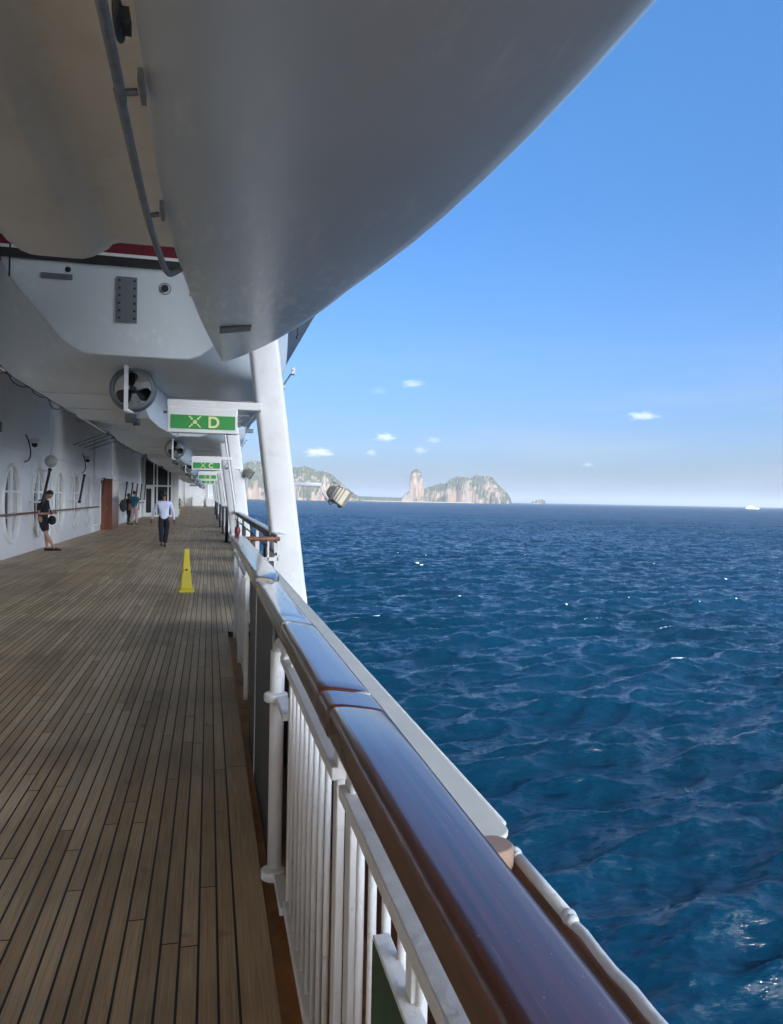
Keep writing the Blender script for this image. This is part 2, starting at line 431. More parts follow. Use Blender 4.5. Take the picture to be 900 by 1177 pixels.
PITCH = 0.0655
def deck_mat():
    m, nt, b = nodemat('teak_planks')
    tc = N(nt, 'ShaderNodeTexCoord')
    sx = N(nt, 'ShaderNodeSeparateXYZ'); nt.links.new(tc.outputs['Object'], sx.inputs[0])
    X, Y = sx.outputs[0], sx.outputs[1]
    u = math_n(nt, 'DIVIDE', math_n(nt, 'ADD', X, -0.118), PITCH)
    ui = math_n(nt, 'FLOOR', u)
    uf = math_n(nt, 'FRACT', u)
    # margin board on the sea side is one wide plank
    margin = math_n(nt, 'MULTIPLY', math_n(nt, 'GREATER_THAN', X, 0.118), math_n(nt, 'LESS_THAN', Y, 9.25))
    def h1(off):
        w = N(nt, 'ShaderNodeTexWhiteNoise', noise_dimensions='1D')
        nt.links.new(math_n(nt, 'ADD', math_n(nt, 'MULTIPLY', ui, math_n(nt, 'SUBTRACT', 1.0, margin)), off), w.inputs['W'])
        return w.outputs[0]
    PL = 2.3
    yy = math_n(nt, 'ADD', math_n(nt, 'DIVIDE', Y, PL), math_n(nt, 'MULTIPLY', h1(3.3), 7.0))
    yi = math_n(nt, 'FLOOR', yy); yf = math_n(nt, 'FRACT', yy)
    w2 = N(nt, 'ShaderNodeTexWhiteNoise', noise_dimensions='2D')
    cb = N(nt, 'ShaderNodeCombineXYZ')
    nt.links.new(math_n(nt, 'MULTIPLY', ui, math_n(nt, 'SUBTRACT', 1.0, margin)), cb.inputs[0]); nt.links.new(yi, cb.inputs[1])
    nt.links.new(cb.outputs[0], w2.inputs['Vector'])
    seamx = math_n(nt, 'LESS_THAN', math_n(nt, 'ABSOLUTE', math_n(nt, 'SUBTRACT', uf, 0.5)), 0.432)   # 1 on the plank
    seamx = math_n(nt, 'MAXIMUM', seamx, math_n(nt, 'MULTIPLY', math_n(nt, 'GREATER_THAN', X, 0.1245), math_n(nt, 'LESS_THAN', Y, 9.25)))
    seamy = math_n(nt, 'LESS_THAN', math_n(nt, 'ABSOLUTE', math_n(nt, 'SUBTRACT', yf, 0.5)), 0.4985)
    wood = math_n(nt, 'MULTIPLY', seamx, seamy)
    # grain
    mp = N(nt, 'ShaderNodeMapping'); mp.inputs['Scale'].default_value = (160, 3.0, 1)
    ofs = N(nt, 'ShaderNodeCombineXYZ'); nt.links.new(math_n(nt, 'MULTIPLY', w2.outputs[0], 50.0), ofs.inputs[1])
    ad = N(nt, 'ShaderNodeVectorMath', operation='ADD')
    nt.links.new(tc.outputs['Object'], ad.inputs[0]); nt.links.new(ofs.outputs[0], ad.inputs[1])
    nt.links.new(ad.outputs[0], mp.inputs[0])
    g = N(nt, 'ShaderNodeTexNoise'); g.inputs['Scale'].default_value = 1.0; g.inputs['Detail'].default_value = 6; g.inputs['Distortion'].default_value = 0.3
    nt.links.new(mp.outputs[0], g.inputs[0])
    tone = ramp(nt, w2.outputs[0], [(0.0, (0.37, 0.265, 0.158)), (0.5, (0.48, 0.355, 0.222)), (1.0, (0.57, 0.44, 0.29))])
    gr = ramp(nt, g.outputs[0], [(0.25, (0.70, 0.69, 0.68)), (0.75, (1.28, 1.26, 1.23))])
    mul = N(nt, 'ShaderNodeMix', data_type='RGBA', blend_type='MULTIPLY'); mul.inputs[0].default_value = 1.0
    nt.links.new(tone, mul.inputs[6]); nt.links.new(gr, mul.inputs[7])
    # damp and worn patches
    pn = N(nt, 'ShaderNodeTexNoise'); pn.inputs['Scale'].default_value = 0.9; pn.inputs['Detail'].default_value = 5
    nt.links.new(tc.outputs['Object'], pn.inputs[0])
    pt = ramp(nt, pn.outputs[0], [(0.33, (0.78, 0.76, 0.74)), (0.52, (1.08, 1.07, 1.05)), (0.70, (1.16, 1.20, 1.24))])
    mul2 = N(nt, 'ShaderNodeMix', data_type='RGBA', blend_type='MULTIPLY'); mul2.inputs[0].default_value = 1.0
    nt.links.new(mul.outputs[2], mul2.inputs[6]); nt.links.new(pt, mul2.inputs[7])
    # stains
    sn = N(nt, 'ShaderNodeTexNoise'); sn.inputs['Scale'].default_value = 5.5; sn.inputs['Detail'].default_value = 3
    nt.links.new(tc.outputs['Object'], sn.inputs[0])
    st = ramp(nt, sn.outputs[0], [(0.66, (1, 1, 1)), (0.76, (0.6, 0.58, 0.56))])
    mul3 = N(nt, 'ShaderNodeMix', data_type='RGBA', blend_type='MULTIPLY'); mul3.inputs[0].default_value = 1.0
    nt.links.new(mul2.outputs[2], mul3.inputs[6]); nt.links.new(st, mul3.inputs[7])
    fin = N(nt, 'ShaderNodeMix', data_type='RGBA')
    nt.links.new(wood, fin.inputs[0]); fin.inputs[6].default_value = (0.013, 0.012, 0.012, 1)
    nt.links.new(mul3.outputs[2], fin.inputs[7])
    nt.links.new(fin.outputs[2], b.inputs['Base Color'])
    rr = N(nt, 'ShaderNodeMapRange'); rr.inputs[3].default_value = 0.42; rr.inputs[4].default_value = 0.68
    nt.links.new(pn.outputs[0], rr.inputs[0]); nt.links.new(rr.outputs[0], b.inputs['Roughness'])
    hh = math_n(nt, 'ADD', math_n(nt, 'MULTIPLY', wood, 0.8), math_n(nt, 'MULTIPLY', g.outputs[0], 0.25))
    bp = N(nt, 'ShaderNodeBump'); bp.inputs['Strength'].default_value = 0.35; bp.inputs['Distance'].default_value = 0.004
    nt.links.new(hh, bp.inputs['Height']); nt.links.new(bp.outputs[0], b.inputs['Normal'])
    return m
MAT['deck'] = deck_mat()

# ------------------------------------------------------------------ sea
SEA_Z = -16.4
def fft_tile(n, L, U, winddir, seed, spread=2, kmin=0.0, amp=1.0, kmax=1e9):
    rng = np.random.default_rng(seed)
    k1 = np.fft.fftfreq(n, L / n) * 2 * np.pi
    kx, ky = np.meshgrid(k1, k1, indexing='ij')
    k = np.hypot(kx, ky); k[0, 0] = 1e-6
    Lw = U * U / 9.81
    c = (kx * winddir[0] + ky * winddir[1]) / k
    P = np.exp(-1 / (k * Lw) ** 2) / k ** 4 * np.abs(c) ** spread * np.exp(-(k * 0.05) ** 2)
    P[c < 0] *= 0.15
    P[(k < kmin) | (k > kmax)] = 0
    P[0, 0] = 0
    h = (rng.standard_normal((n, n)) + 1j * rng.standard_normal((n, n))) * np.sqrt(P / 2)
    Hh = np.fft.ifft2(h).real * n * n
    dx = np.fft.ifft2(1j * kx / k * h).real * n * n
    dy = np.fft.ifft2(1j * ky / k * h).real * n * n
    slope = np.fft.ifft2(1j * kx * h).real * n * n
    s = amp / np.std(slope)
    sc_j = []
    Jxx = np.fft.ifft2(-kx * kx / k * h).real * n * n * s
    Jyy = np.fft.ifft2(-ky * ky / k * h).real * n * n * s
    Jxy = np.fft.ifft2(-kx * ky / k * h).real * n * n * s
    ch = 0.45
    J = (1 - ch * -Jxx) * (1 - ch * -Jyy) - (ch * Jxy) ** 2
    return Hh * s, dx * s * ch, dy * s * ch, J

def samp(T, L, x, y):
    n = T.shape[0]
    u = (x / L) % 1.0 * n; v = (y / L) % 1.0 * n
    i = np.floor(u).astype(int); j = np.floor(v).astype(int)
    fu = u - i; fv = v - j
    i %= n; j %= n; i2 = (i + 1) % n; j2 = (j + 1) % n
    return T[i, j] * (1 - fu) * (1 - fv) + T[i2, j] * fu * (1 - fv) + T[i, j2] * (1 - fu) * fv + T[i2, j2] * fu * fv

def build_sea():
    wd = np.array([math.sin(R(-10)), math.cos(R(-10))]) * -1
    LA, LB = 187.0, 53.0
    A = fft_tile(512, LA, 3.9, wd, 11, 7, amp=0.13, kmax=3.0)
    B = fft_tile(512, LB, 4.0, wd, 23, 3, kmin=1.0, amp=0.135)
    # rings: finely spaced near the ship, wider far out
    rs = [12.0]
    while rs[-1] < 1500: rs.append(rs[-1] * 1.0042)
    while rs[-1] < 50000: rs.append(rs[-1] * 1.05)
    rs = np.array(rs)
    az = list(np.arange(-22, 68, 0.11)) + list(np.arange(68, 338.01, 3.0))
    az = np.radians(np.array(az))
    fine = np.concatenate([np.ones(len(az) - 91), np.zeros(91)])
    fine[-91:] = 0
    nr, na = len(rs), len(az)
    rr, aa = np.meshgrid(rs, az, indexing='ij')
    x = rr * np.sin(aa); y = rr * np.cos(aa)
    h = np.zeros_like(x); dx = np.zeros_like(x); dy = np.zeros_like(x); foam = np.zeros_like(x)
    f = np.repeat(fine[None, :], nr, 0)
    fa = np.clip((1400 - rr) / 700, 0, 1) * f
    fb = np.clip((420 - rr) / 260, 0, 1) * f
    # slow patchiness of the wind
    pat = 0.85 + 0.2 * np.sin(x / 61.0 + 1.3 * np.sin(y / 83.0)) * np.sin(y / 97.0 + 0.7)
    for (T, L, w, ox) in ((A, LA, fa, 0), (B, LB, fb, 7.7)):
        h += samp(T[0], L, x + ox, y) * w * pat; dx += samp(T[1], L, x + ox, y) * w; dy += samp(T[2], L, x + ox, y) * w
    JA = samp(A[3], LA, x, y); JB = samp(B[3], LB, x + 7.7, y)
    jj = JA + 0.15 * (JB - 1)
    zone = (rr < 300) & (f > 0)
    q0, q1 = np.percentile(jj[zone], [0.04, 0.30])
    foam = np.clip((q1 - jj) / (q1 - q0), 0, 1)
    near = (rr < 95) & (f > 0)          # a few breaking crests close to the ship
    p0, p1 = np.percentile(JA[near], [0.12, 0.75])
    foam = np.maximum(foam, np.clip((p1 - JA) / (p1 - p0), 0, 1) * np.clip((95 - rr) / 15, 0, 1)) * np.clip((330 - rr) / 120, 0, 1) * f
    far = np.clip(np.log(np.maximum(rr, 1) / 110.0) / np.log(1100 / 110.0), 0, 1)
    co = np.stack([x + dx, y + dy, h], -1).reshape(-1, 3).astype(np.float32)
    ctr = np.array([[0, 0, 0]], np.float32)
    co = np.concatenate([co, ctr])
    ii, jx = np.meshgrid(np.arange(nr - 1), np.arange(na), indexing='ij')
    j2 = (jx + 1) % na
    quads = np.stack([ii * na + jx, (ii + 1) * na + jx, (ii + 1) * na + j2, ii * na + j2], -1).reshape(-1, 4)[:, ::-1]
    me = bpy.data.meshes.new('sea')
    nq = len(quads)
    ntri = na
    loops = np.concatenate([quads.reshape(-1), np.stack([np.full(na, nr * na), np.arange(na), (np.arange(na) + 1) % na], -1)[:, ::-1].reshape(-1)]).astype(np.int32)
    starts = np.concatenate([np.arange(nq) * 4, nq * 4 + np.arange(ntri) * 3]).astype(np.int32)
    me.vertices.add(len(co)); me.loops.add(len(loops)); me.polygons.add(nq + ntri)
    me.vertices.foreach_set('co', co.reshape(-1))
    me.loops.foreach_set('vertex_index', loops)
    me.polygons.foreach_set('loop_start', starts)
    me.polygons.foreach_set('use_smooth', np.ones(nq + ntri, bool))
    me.update(calc_edges=True)
    at = me.attributes.new('foam', 'FLOAT', 'POINT')
    at.data.foreach_set('value', np.append(foam.reshape(-1), 0).astype(np.float32))
    af = me.attributes.new('wave_detail', 'FLOAT', 'POINT')
    af.data.foreach_set('value', np.append(far.reshape(-1), 0).astype(np.float32))
    o = bpy.data.objects.new('sea', me)
    o.location = (0, 0, SEA_Z)
    col.objects.link(o)
    m, nt, b = nodemat('sea_water')
    tc = N(nt, 'ShaderNodeTexCoord')
    # wind ripples, finer than the mesh
    mp = N(nt, 'ShaderNodeMapping'); mp.inputs['Rotation'].default_value = (0, 0, R(-10)); mp.inputs['Scale'].default_value = (0.42, 1.0, 1.0)
    nt.links.new(tc.outputs['Object'], mp.inputs[0])
    n1 = N(nt, 'ShaderNodeTexNoise'); n1.inputs['Scale'].default_value = 1.6; n1.inputs['Detail'].default_value = 6; n1.inputs['Roughness'].default_value = 0.62; n1.inputs['Distortion'].default_value = 0.4
    nt.links.new(mp.outputs[0], n1.inputs[0])
    n2 = N(nt, 'ShaderNodeTexNoise'); n2.inputs['Scale'].default_value = 0.16; n2.inputs['Detail'].default_value = 4; n2.inputs['Roughness'].default_value = 0.6
    nt.links.new(mp.outputs[0], n2.inputs[0])
    bp = N(nt, 'ShaderNodeBump'); bp.inputs['Strength'].default_value = 0.8; bp.inputs['Distance'].default_value = 1.0
    n1b = N(nt, 'ShaderNodeTexNoise'); n1b.inputs['Scale'].default_value = 5.5; n1b.inputs['Detail'].default_value = 4; n1b.inputs['Distortion'].default_value = 0.8
    nt.links.new(mp.outputs[0], n1b.inputs[0])
    nt.links.new(math_n(nt, 'MULTIPLY_ADD', n1b.outputs[0], 0.02, math_n(nt, 'MULTIPLY', n1.outputs[0], 0.16)), bp.inputs['Height'])
    # slopes of the waves too small or too far for the mesh
    def slope(scale, amt, rough, near_k, far_k):
        ns = N(nt, 'ShaderNodeTexNoise'); ns.inputs['Scale'].default_value = scale; ns.inputs['Detail'].default_value = 3; ns.inputs['Roughness'].default_value = rough
        nt.links.new(mp.outputs[0], ns.inputs[0])
        sb_ = N(nt, 'ShaderNodeVectorMath', operation='SUBTRACT'); nt.links.new(ns.outputs['Color'], sb_.inputs[0]); sb_.inputs[1].default_value = (0.5, 0.5, 0.5)
        ml = N(nt, 'ShaderNodeVectorMath', operation='MULTIPLY'); nt.links.new(sb_.outputs[0], ml.inputs[0]); ml.inputs[1].default_value = (amt, amt, 0)
        sc_ = N(nt, 'ShaderNodeVectorMath', operation='SCALE'); nt.links.new(ml.outputs[0], sc_.inputs[0])
        fa_ = N(nt, 'ShaderNodeAttribute', attribute_name='wave_detail')
        nt.links.new(math_n(nt, 'MULTIPLY_ADD', fa_.outputs['Fac'], far_k, near_k), sc_.inputs['Scale'])
        return sc_.outputs[0]
    a1 = N(nt, 'ShaderNodeVectorMath', operation='ADD'); nt.links.new(bp.outputs[0], a1.inputs[0]); nt.links.new(slope(0.9, 1.0, 0.6, 0.85, 1.3), a1.inputs[1])
    a3 = N(nt, 'ShaderNodeVectorMath', operation='ADD'); nt.links.new(a1.outputs[0], a3.inputs[0]); nt.links.new(slope(3.2, 1.0, 0.65, 1.15, 0.6), a3.inputs[1])
    a2 = N(nt, 'ShaderNodeVectorMath', operation='ADD'); nt.links.new(a3.outputs[0], a2.inputs[0]); nt.links.new(slope(0.06, 1.0, 0.7, 0.1, 1.1), a2.inputs[1])
    nz = N(nt, 'ShaderNodeVectorMath', operation='NORMALIZE'); nt.links.new(a2.outputs[0], nz.inputs[0])
    nt.links.new(nz.outputs[0], b.inputs['Normal'])
    n3 = N(nt, 'ShaderNodeTexNoise'); n3.inputs['Scale'].default_value = 0.035; n3.inputs['Detail'].default_value = 3
    nt.links.new(tc.outputs['Object'], n3.inputs[0])
    cc = ramp(nt, n3.outputs[0], [(0.35, (0.0006, 0.0150, 0.032)), (0.65, (0.0009, 0.0205, 0.047))])
    at = N(nt, 'ShaderNodeAttribute', attribute_name='foam')
    n4 = N(nt, 'ShaderNodeTexNoise'); n4.inputs['Scale'].default_value = 6.0; n4.inputs['Detail'].default_value = 8; n4.inputs['Roughness'].default_value = 0.75
    nt.links.new(tc.outputs['Object'], n4.inputs[0])
    fm = ramp(nt, math_n(nt, 'MULTIPLY', at.outputs['Fac'], math_n(nt, 'ADD', n4.outputs[0], 0.3)), [(0.34, (0, 0, 0)), (0.46, (1, 1, 1))])
    mx = N(nt, 'ShaderNodeMix', data_type='RGBA')
    nt.links.new(fm, mx.inputs[0]); nt.links.new(cc, mx.inputs[6]); mx.inputs[7].default_value = (0.75, 0.79, 0.82, 1)
    nt.links.new(mx.outputs[2], b.inputs['Base Color'])
    fa2 = N(nt, 'ShaderNodeAttribute', attribute_name='wave_detail')
    nt.links.new(math_n(nt, 'MAXIMUM', math_n(nt, 'MULTIPLY', fm, 0.9), math_n(nt, 'MULTIPLY_ADD', fa2.outputs['Fac'], 0.26, 0.07)), b.inputs['Roughness'])
    b.inputs['IOR'].default_value = 1.34
    me.materials.append(m)
    tag(o, 'deep blue choppy sea with a few breaking crests', 'sea', kind='structure')
build_sea()

# ------------------------------------------------------------------ haze
hz = MB()
hz.box((0, 0, (SEA_Z - 3 + 420) / 2), (104000, 104000, 420 - SEA_Z + 3))
ho = hz.build('haze', [bpy.data.materials.new('sea_haze')])
hm = ho.data.materials[0]; hm.use_nodes = True
hm.node_tree.nodes.remove(hm.node_tree.nodes['Principled BSDF'])
pv = hm.node_tree.nodes.new('ShaderNodeVolumePrincipled')
pv.inputs['Color'].default_value = (0.76, 0.84, 0.94, 1)
pv.inputs['Density'].default_value = 0.00005
pv.inputs['Anisotropy'].default_value = 0.2
hm.node_tree.links.new(pv.outputs[0], hm.node_tree.nodes['Material Output'].inputs['Volume'])
tag(ho, 'thin pale sea haze over the water', 'haze', kind='stuff')

# ------------------------------------------------------------------ islands
def rock_mat(name, green, bare):
    m, nt, b = nodemat(name)
    ge = N(nt, 'ShaderNodeNewGeometry'); tc = N(nt, 'ShaderNodeTexCoord')
    sx = N(nt, 'ShaderNodeSeparateXYZ'); nt.links.new(ge.outputs['Normal'], sx.inputs[0])
    mp = N(nt, 'ShaderNodeMapping'); mp.inputs['Scale'].default_value = (0.022, 0.022, 0.007)
    nt.links.new(tc.outputs['Object'], mp.inputs[0])
    n1 = N(nt, 'ShaderNodeTexNoise'); n1.inputs['Scale'].default_value = 1.0; n1.inputs['Detail'].default_value = 8; n1.inputs['Roughness'].default_value = 0.65
    nt.links.new(mp.outputs[0], n1.inputs[0])
    n2 = N(nt, 'ShaderNodeTexNoise'); n2.inputs['Scale'].default_value = 0.008; n2.inputs['Detail'].default_value = 6
    nt.links.new(tc.outputs['Object'], n2.inputs[0])
    rock = ramp(nt, n1.outputs[0], [(0.34, (0.10, 0.10, 0.09)), (0.46, (0.24, 0.22, 0.19)), (0.55, (0.28, 0.185, 0.13)), (0.68, (0.30, 0.275, 0.23))])
    n5 = N(nt, 'ShaderNodeTexNoise'); n5.inputs['Scale'].default_value = 0.06; n5.inputs['Detail'].default_value = 5; n5.inputs['Roughness'].default_value = 0.7
    nt.links.new(tc.outputs['Object'], n5.inputs[0])
    veg = ramp(nt, n5.outputs[0], [(0.35, (0.02, 0.028, 0.018)), (0.65, (0.10, 0.115, 0.06))])
    f = math_n(nt, 'ADD', math_n(nt, 'MULTIPLY', sx.outputs[2], 0.9), math_n(nt, 'MULTIPLY', n2.outputs[0], 1.5))
    fm = ramp(nt, f, [(green, (0, 0, 0)), (green + 0.14, (1, 1, 1))])
    mx = N(nt, 'ShaderNodeMix', data_type='RGBA')
    nt.links.new(fm, mx.inputs[0]); nt.links.new(rock, mx.inputs[6]); nt.links.new(veg, mx.inputs[7])
    nt.links.new(mx.outputs[2], b.inputs['Base Color'])
    b.inputs['Roughness'].default_value = 0.9
    return m

from mathutils import noise as mn
def island(name, label, az, D, prof, depth, mat, steep=5.0, seed=0, rough=1.0):
    """a karst island: ridge profile prof = [(across, height)], made a rounded cliff-sided massif of the given depth"""
    a = R(az)
    xs = [p[0] for p in prof]; hs = [p[1] for p in prof]
    x0, x1 = xs[0] - 30, xs[-1] + 30
    W = x1 - x0
    nx = max(70, min(300, int(W / 4))); ny = 64
    verts, faces = [], []
    for i in range(nx + 1):
        x = x0 + W * i / nx
        hgt = float(np.interp(x, xs, hs, left=0, right=0))
        edge = min(x - xs[0] + 30, xs[-1] + 30 - x)
        for j in range(ny + 1):
            d = -1 + 2 * j / ny
            q = max(0.0, 1 - abs(d) ** steep)
            n1 = mn.fractal(Vector((x * 0.009 + seed, d * depth * 0.009, 1.7)), 1.0, 2.0, 5)
            n2 = mn.fractal(Vector((x * 0.035 + seed, d * depth * 0.035, 4.7)), 1.0, 2.0, 4)
            n3 = mn.fractal(Vector((x * 0.11 + seed, d * depth * 0.11, 2.7)), 0.9, 2.0, 3)
            z = hgt * (q ** 0.7) * (1 + 0.20 * rough * n1 * (1 - 0.6 * q)) + (16 * n2 + 7 * n3) * rough * (1 if q > 0.02 else 0) * min(1, hgt / 60)
            wob = 1 + 0.22 * mn.noise(Vector((x * 0.012 + seed * 3, 0, 9)))
            yy = d * depth * wob + 22 * rough * mn.noise(Vector((x * 0.035, z * 0.012, seed + 5))) + 9 * rough * mn.noise(Vector((x * 0.11, z * 0.04, seed + 8)))
            if q <= 0 or edge <= 0: z = -5
            verts.append((x + 9 * rough * mn.noise(Vector((yy * 0.03, z * 0.03, seed))), yy, max(z, -5)))
    for i in range(nx):
        for j in range(ny):
            p = i * (ny + 1) + j
            faces.append((p, p + ny + 1, p + ny + 2, p + 1))
    mb = MB(); mb.add(verts, faces, 0, False)
    o = mb.build(name, mat)
    o.location = (math.sin(a) * D, math.cos(a) * D, SEA_Z)
    o.rotation_euler = (0, 0, -a)
    return tag(o, label, 'island', kind='structure' if 'coast' in name else None)
KARST = rock_mat('karst_limestone', 0.98, 0.5)
KARST2 = rock_mat('pillar_limestone', 0.98, 0.5)
COAST = rock_mat('wooded_shore', 0.5, 0.5)
island('rock_island', 'long hump backed limestone island right of the rock pillar', 19.659, 8000,
       [(-520, 120), (-513, 139), (-305, 188), (-270, 224), (-193, 262), (-103, 254), (-45, 246), (0, 265), (125, 267), (180, 241), (235, 169), (316, 108), (348, 55), (360, 0)], 330, KARST, 7, 1.0)
island('rock_pillar', 'tall narrow limestone pillar standing alone beside the long island', 15.1, 7600,
       [(-132, 0), (-130, 33), (-92, 68), (-50, 105), (-44, 225), (-32, 285), (-5, 312), (30, 313), (55, 297), (72, 262), (80, 200), (92, 150), (102, 70), (112, 0)], 75, KARST2, 9, 4.0, 0.7)
island('headland', 'broad limestone headland behind the white davit post', 6.885, 7000,
       [(-1500, 150), (-1100, 240), (-800, 235), (-621, 261), (-560, 294), (-491, 314), (-414, 329), (-274, 309), (-102, 273), (0, 284), (134, 255), (261, 218), (342, 133), (415, 79), (479, 40), (500, 0)], 420, KARST, 7, 8.0)
island('coast', 'low wooded shore between headland and pillar', 12.1, 8500,
       [(-420, 0), (-400, 60), (-289, 53), (0, 44), (338, 42), (600, 36), (1250, 34), (1300, 0)], 260, COAST, 3, 12.0, 0.5)
island('rock_islet', 'tiny distant islet low on the horizon', 24.585, 9500, [(-130, 0), (-124, 25), (-62, 47), (0, 53), (30, 30), (42, 0)], 60, KARST, 3, 15.0)
sb = MB(); sb.box((0, 0, 3), (1300, 40, 8))
so = sb.build('beach', paint('pale_sand', (0.30, 0.27, 0.21), 0.9, 0.1, 0.02))
so.location = (math.sin(R(14.5)) * 7350, math.cos(R(14.5)) * 7350, SEA_Z); so.rotation_euler = (0, 0, R(-14.5))
tag(so, 'thin strip of pale sand at the foot of the rocks', 'beach', kind='structure')

# distant white boat
yt = thing('motor_yacht', 'small white boat alone on the far horizon', 'boat', (math.sin(R(38.606)) * 6000, math.cos(R(38.606)) * 6000, SEA_Z), R(-38.6))
mb = MB(); mb.loft([[(x, -w, 9), (x, -w * 0.7, -2), (x, w * 0.7, -2), (x, w, 9)] for x, w in ((-40, 6), (-10, 8), (20, 7), (40, 3), (48, 0.4))], cap=(True, True)); mb.build('hull', MAT['white'], yt)
mb = MB(); mb.box((-8, 0, 13), (52, 11, 8)); mb.box((-6, 0, 19), (34, 9, 5)); mb.box((-4, 0, 24), (14, 6, 5)); mb.build('cabin', MAT['white'], yt)

# ------------------------------------------------------------------ clouds
def cloud_mat():
    m = bpy.data.materials.new('cloud_vapour'); m.use_nodes = True
    nt = m.node_tree; nt.nodes.remove(nt.nodes['Principled BSDF'])
    v = nt.nodes.new('ShaderNodeVolumePrincipled')
    v.inputs['Color'].default_value = (0.98, 0.98, 0.98, 1)
    tc = N(nt, 'ShaderNodeTexCoord')
    ln = N(nt, 'ShaderNodeVectorMath', operation='LENGTH'); nt.links.new(tc.outputs['Object'], ln.inputs[0])
    no = N(nt, 'ShaderNodeTexNoise'); no.inputs['Scale'].default_value = 2.6; no.inputs['Detail'].default_value = 5; no.inputs['Roughness'].default_value = 0.6
    oi = N(nt, 'ShaderNodeObjectInfo')
    ad = N(nt, 'ShaderNodeVectorMath', operation='ADD'); nt.links.new(tc.outputs['Object'], ad.inputs[0])
    cb = N(nt, 'ShaderNodeCombineXYZ'); nt.links.new(math_n(nt, 'MULTIPLY', oi.outputs['Random'], 60.0), cb.inputs[0]); nt.links.new(cb.outputs[0], ad.inputs[1])
    nt.links.new(ad.outputs[0], no.inputs[0])
    d = math_n(nt, 'SUBTRACT', math_n(nt, 'ADD', math_n(nt, 'SUBTRACT', 0.62, ln.outputs[1]), math_n(nt, 'MULTIPLY', math_n(nt, 'SUBTRACT', no.outputs[0], 0.5), 1.8)), 0.0)
    d = math_n(nt, 'MULTIPLY', math_n(nt, 'MAXIMUM', d, 0.0), 0.009)
    nt.links.new(math_n(nt, 'MULTIPLY', math_n(nt, 'MINIMUM', d, 0.0035), oi.outputs['Alpha']), v.inputs['Density'])
    nt.links.new(v.outputs[0], nt.nodes['Material Output'].inputs['Volume'])
    return m
CM = cloud_mat()
cl_lab = {0: 'brightest small white cloud high above the rock pillar', 1: 'small flat cloud left of the pillar low in the sky', 2: 'long low cloud beside the white davit post',
          3: 'tiny low cloud right of the post', 4: 'faint small cloud just above the rock pillar', 5: 'very faint cloud puff touching the pillar sky',
          6: 'bright flat cloud alone in the open sky over the sea', 7: 'tiniest faint cloud above the far islet', 8: 'faint hazy puff left of the high cloud', 9: 'wide pale streak of cloud at the right edge'}
for i, (x, y, w, h, k) in enumerate(((2514, 9560, 380, 105, 1), (4124, 18059, 660, 180, 1), (3471, 24833, 1200, 260, .8), (5018, 23929, 430, 210, .7), (5417, 18284, 450, 140, .55), (6179, 22311, 550, 210, .5), (7119, 11642, 640, 140, 1), (14186, 26966, 560, 170, .45), (2248, 10329, 260, 95, .4))):
    mb = MB(); mb.sphere((0, 0, 0), 1.0, 20, 12)
    o = mb.build('cloud', CM)
    o.location = (x, y, 1500)
    o.scale = (w * 0.66, w * 0.5, h * 0.9)
    o.rotation_euler = (0, 0, -math.atan2(x, y))
    tag(o, cl_lab[i], 'cloud', 'small clouds low over the sea')
    o['kind'] = 'thing'
    o.color = (1, 1, 1, k * 0.75)

# ================================================================== SHIP
Y0, Y1 = -48.0, 126.0
# deck: sheet with a step out where the outer gallery begins
mb = MB()
for (xa, xb, ya, yb) in ((-4.75, 0.238, Y0, 9.25), (-4.75, 0.80, 9.25, Y1)):
    nyy = 30
    for k in range(nyy):
        p, q = ya + (yb - ya) * k / nyy, ya + (yb - ya) * (k + 1) / nyy
        mb.add([(xa, p, 0), (xb, p, 0), (xb, q, 0), (xa, q, 0)], [(0, 1, 2, 3)])
mb.add([(0.238, Y0, 0), (0.238, Y0, -0.06), (0.238, 9.25, -0.06), (0.238, 9.25, 0), (0.80, 9.25, 0), (0.80, 9.25, -0.06)], [(0, 1, 2, 3), (3, 2, 5, 4)], 1)
o = mb.build('deck', [MAT['deck'], MAT['dark']])
tag(o, 'narrow teak planked promenade deck with dark caulked seams', 'deck', kind='structure')
# waterway between deck edge and bulwark
mb = MB()
mb.box((0.53, (Y0 + 9.24) / 2, -0.085), (0.575, 9.24 - Y0, 0.05))
o = mb.build('waterway', MAT['gutter'])
tag(o, 'rusty ochre waterway gutter along the deck edge', 'gutter', kind='structure')
mb = MB()
def mark(a, b, w=0.03):
    a, b = Vector((*a, 0.004)), Vector((*b, 0.004)); d = (b - a).normalized(); s = Vector((-d.y, d.x, 0)) * w / 2
    mb.add([a - s, b - s, b + s, a + s], [(0, 1, 2, 3)])
mark((-0.72, 31.5), (-0.78, 20.9)); mark((-0.55, 22.2), (0.26, 19.3), 0.04); mark((-2.3, 23.6), (-0.55, 21.8)); mark((-1.6, 22.8), (-0.75, 26.0)); mark((-0.5, 24.5), (0.35, 24.5)); mark((-0.5, 17.2), (0.2, 17.15), 0.02)
mworn, nt, b = nodemat('worn_white_line')
tc = N(nt, 'ShaderNodeTexCoord'); no = N(nt, 'ShaderNodeTexNoise'); no.inputs['Scale'].default_value = 9; no.inputs['Detail'].default_value = 6
nt.links.new(tc.outputs['Object'], no.inputs[0])
nt.links.new(ramp(nt, no.outputs[0], [(0.42, (0.6, 0.6, 0.58)), (0.6, (0.2, 0.17, 0.13))]), b.inputs['Base Color']); b.inputs['Roughness'].default_value = 0.7
o = mb.build('deck_marking', mworn)
tag(o, 'worn white game lines painted across the planks', 'marking', kind='structure')

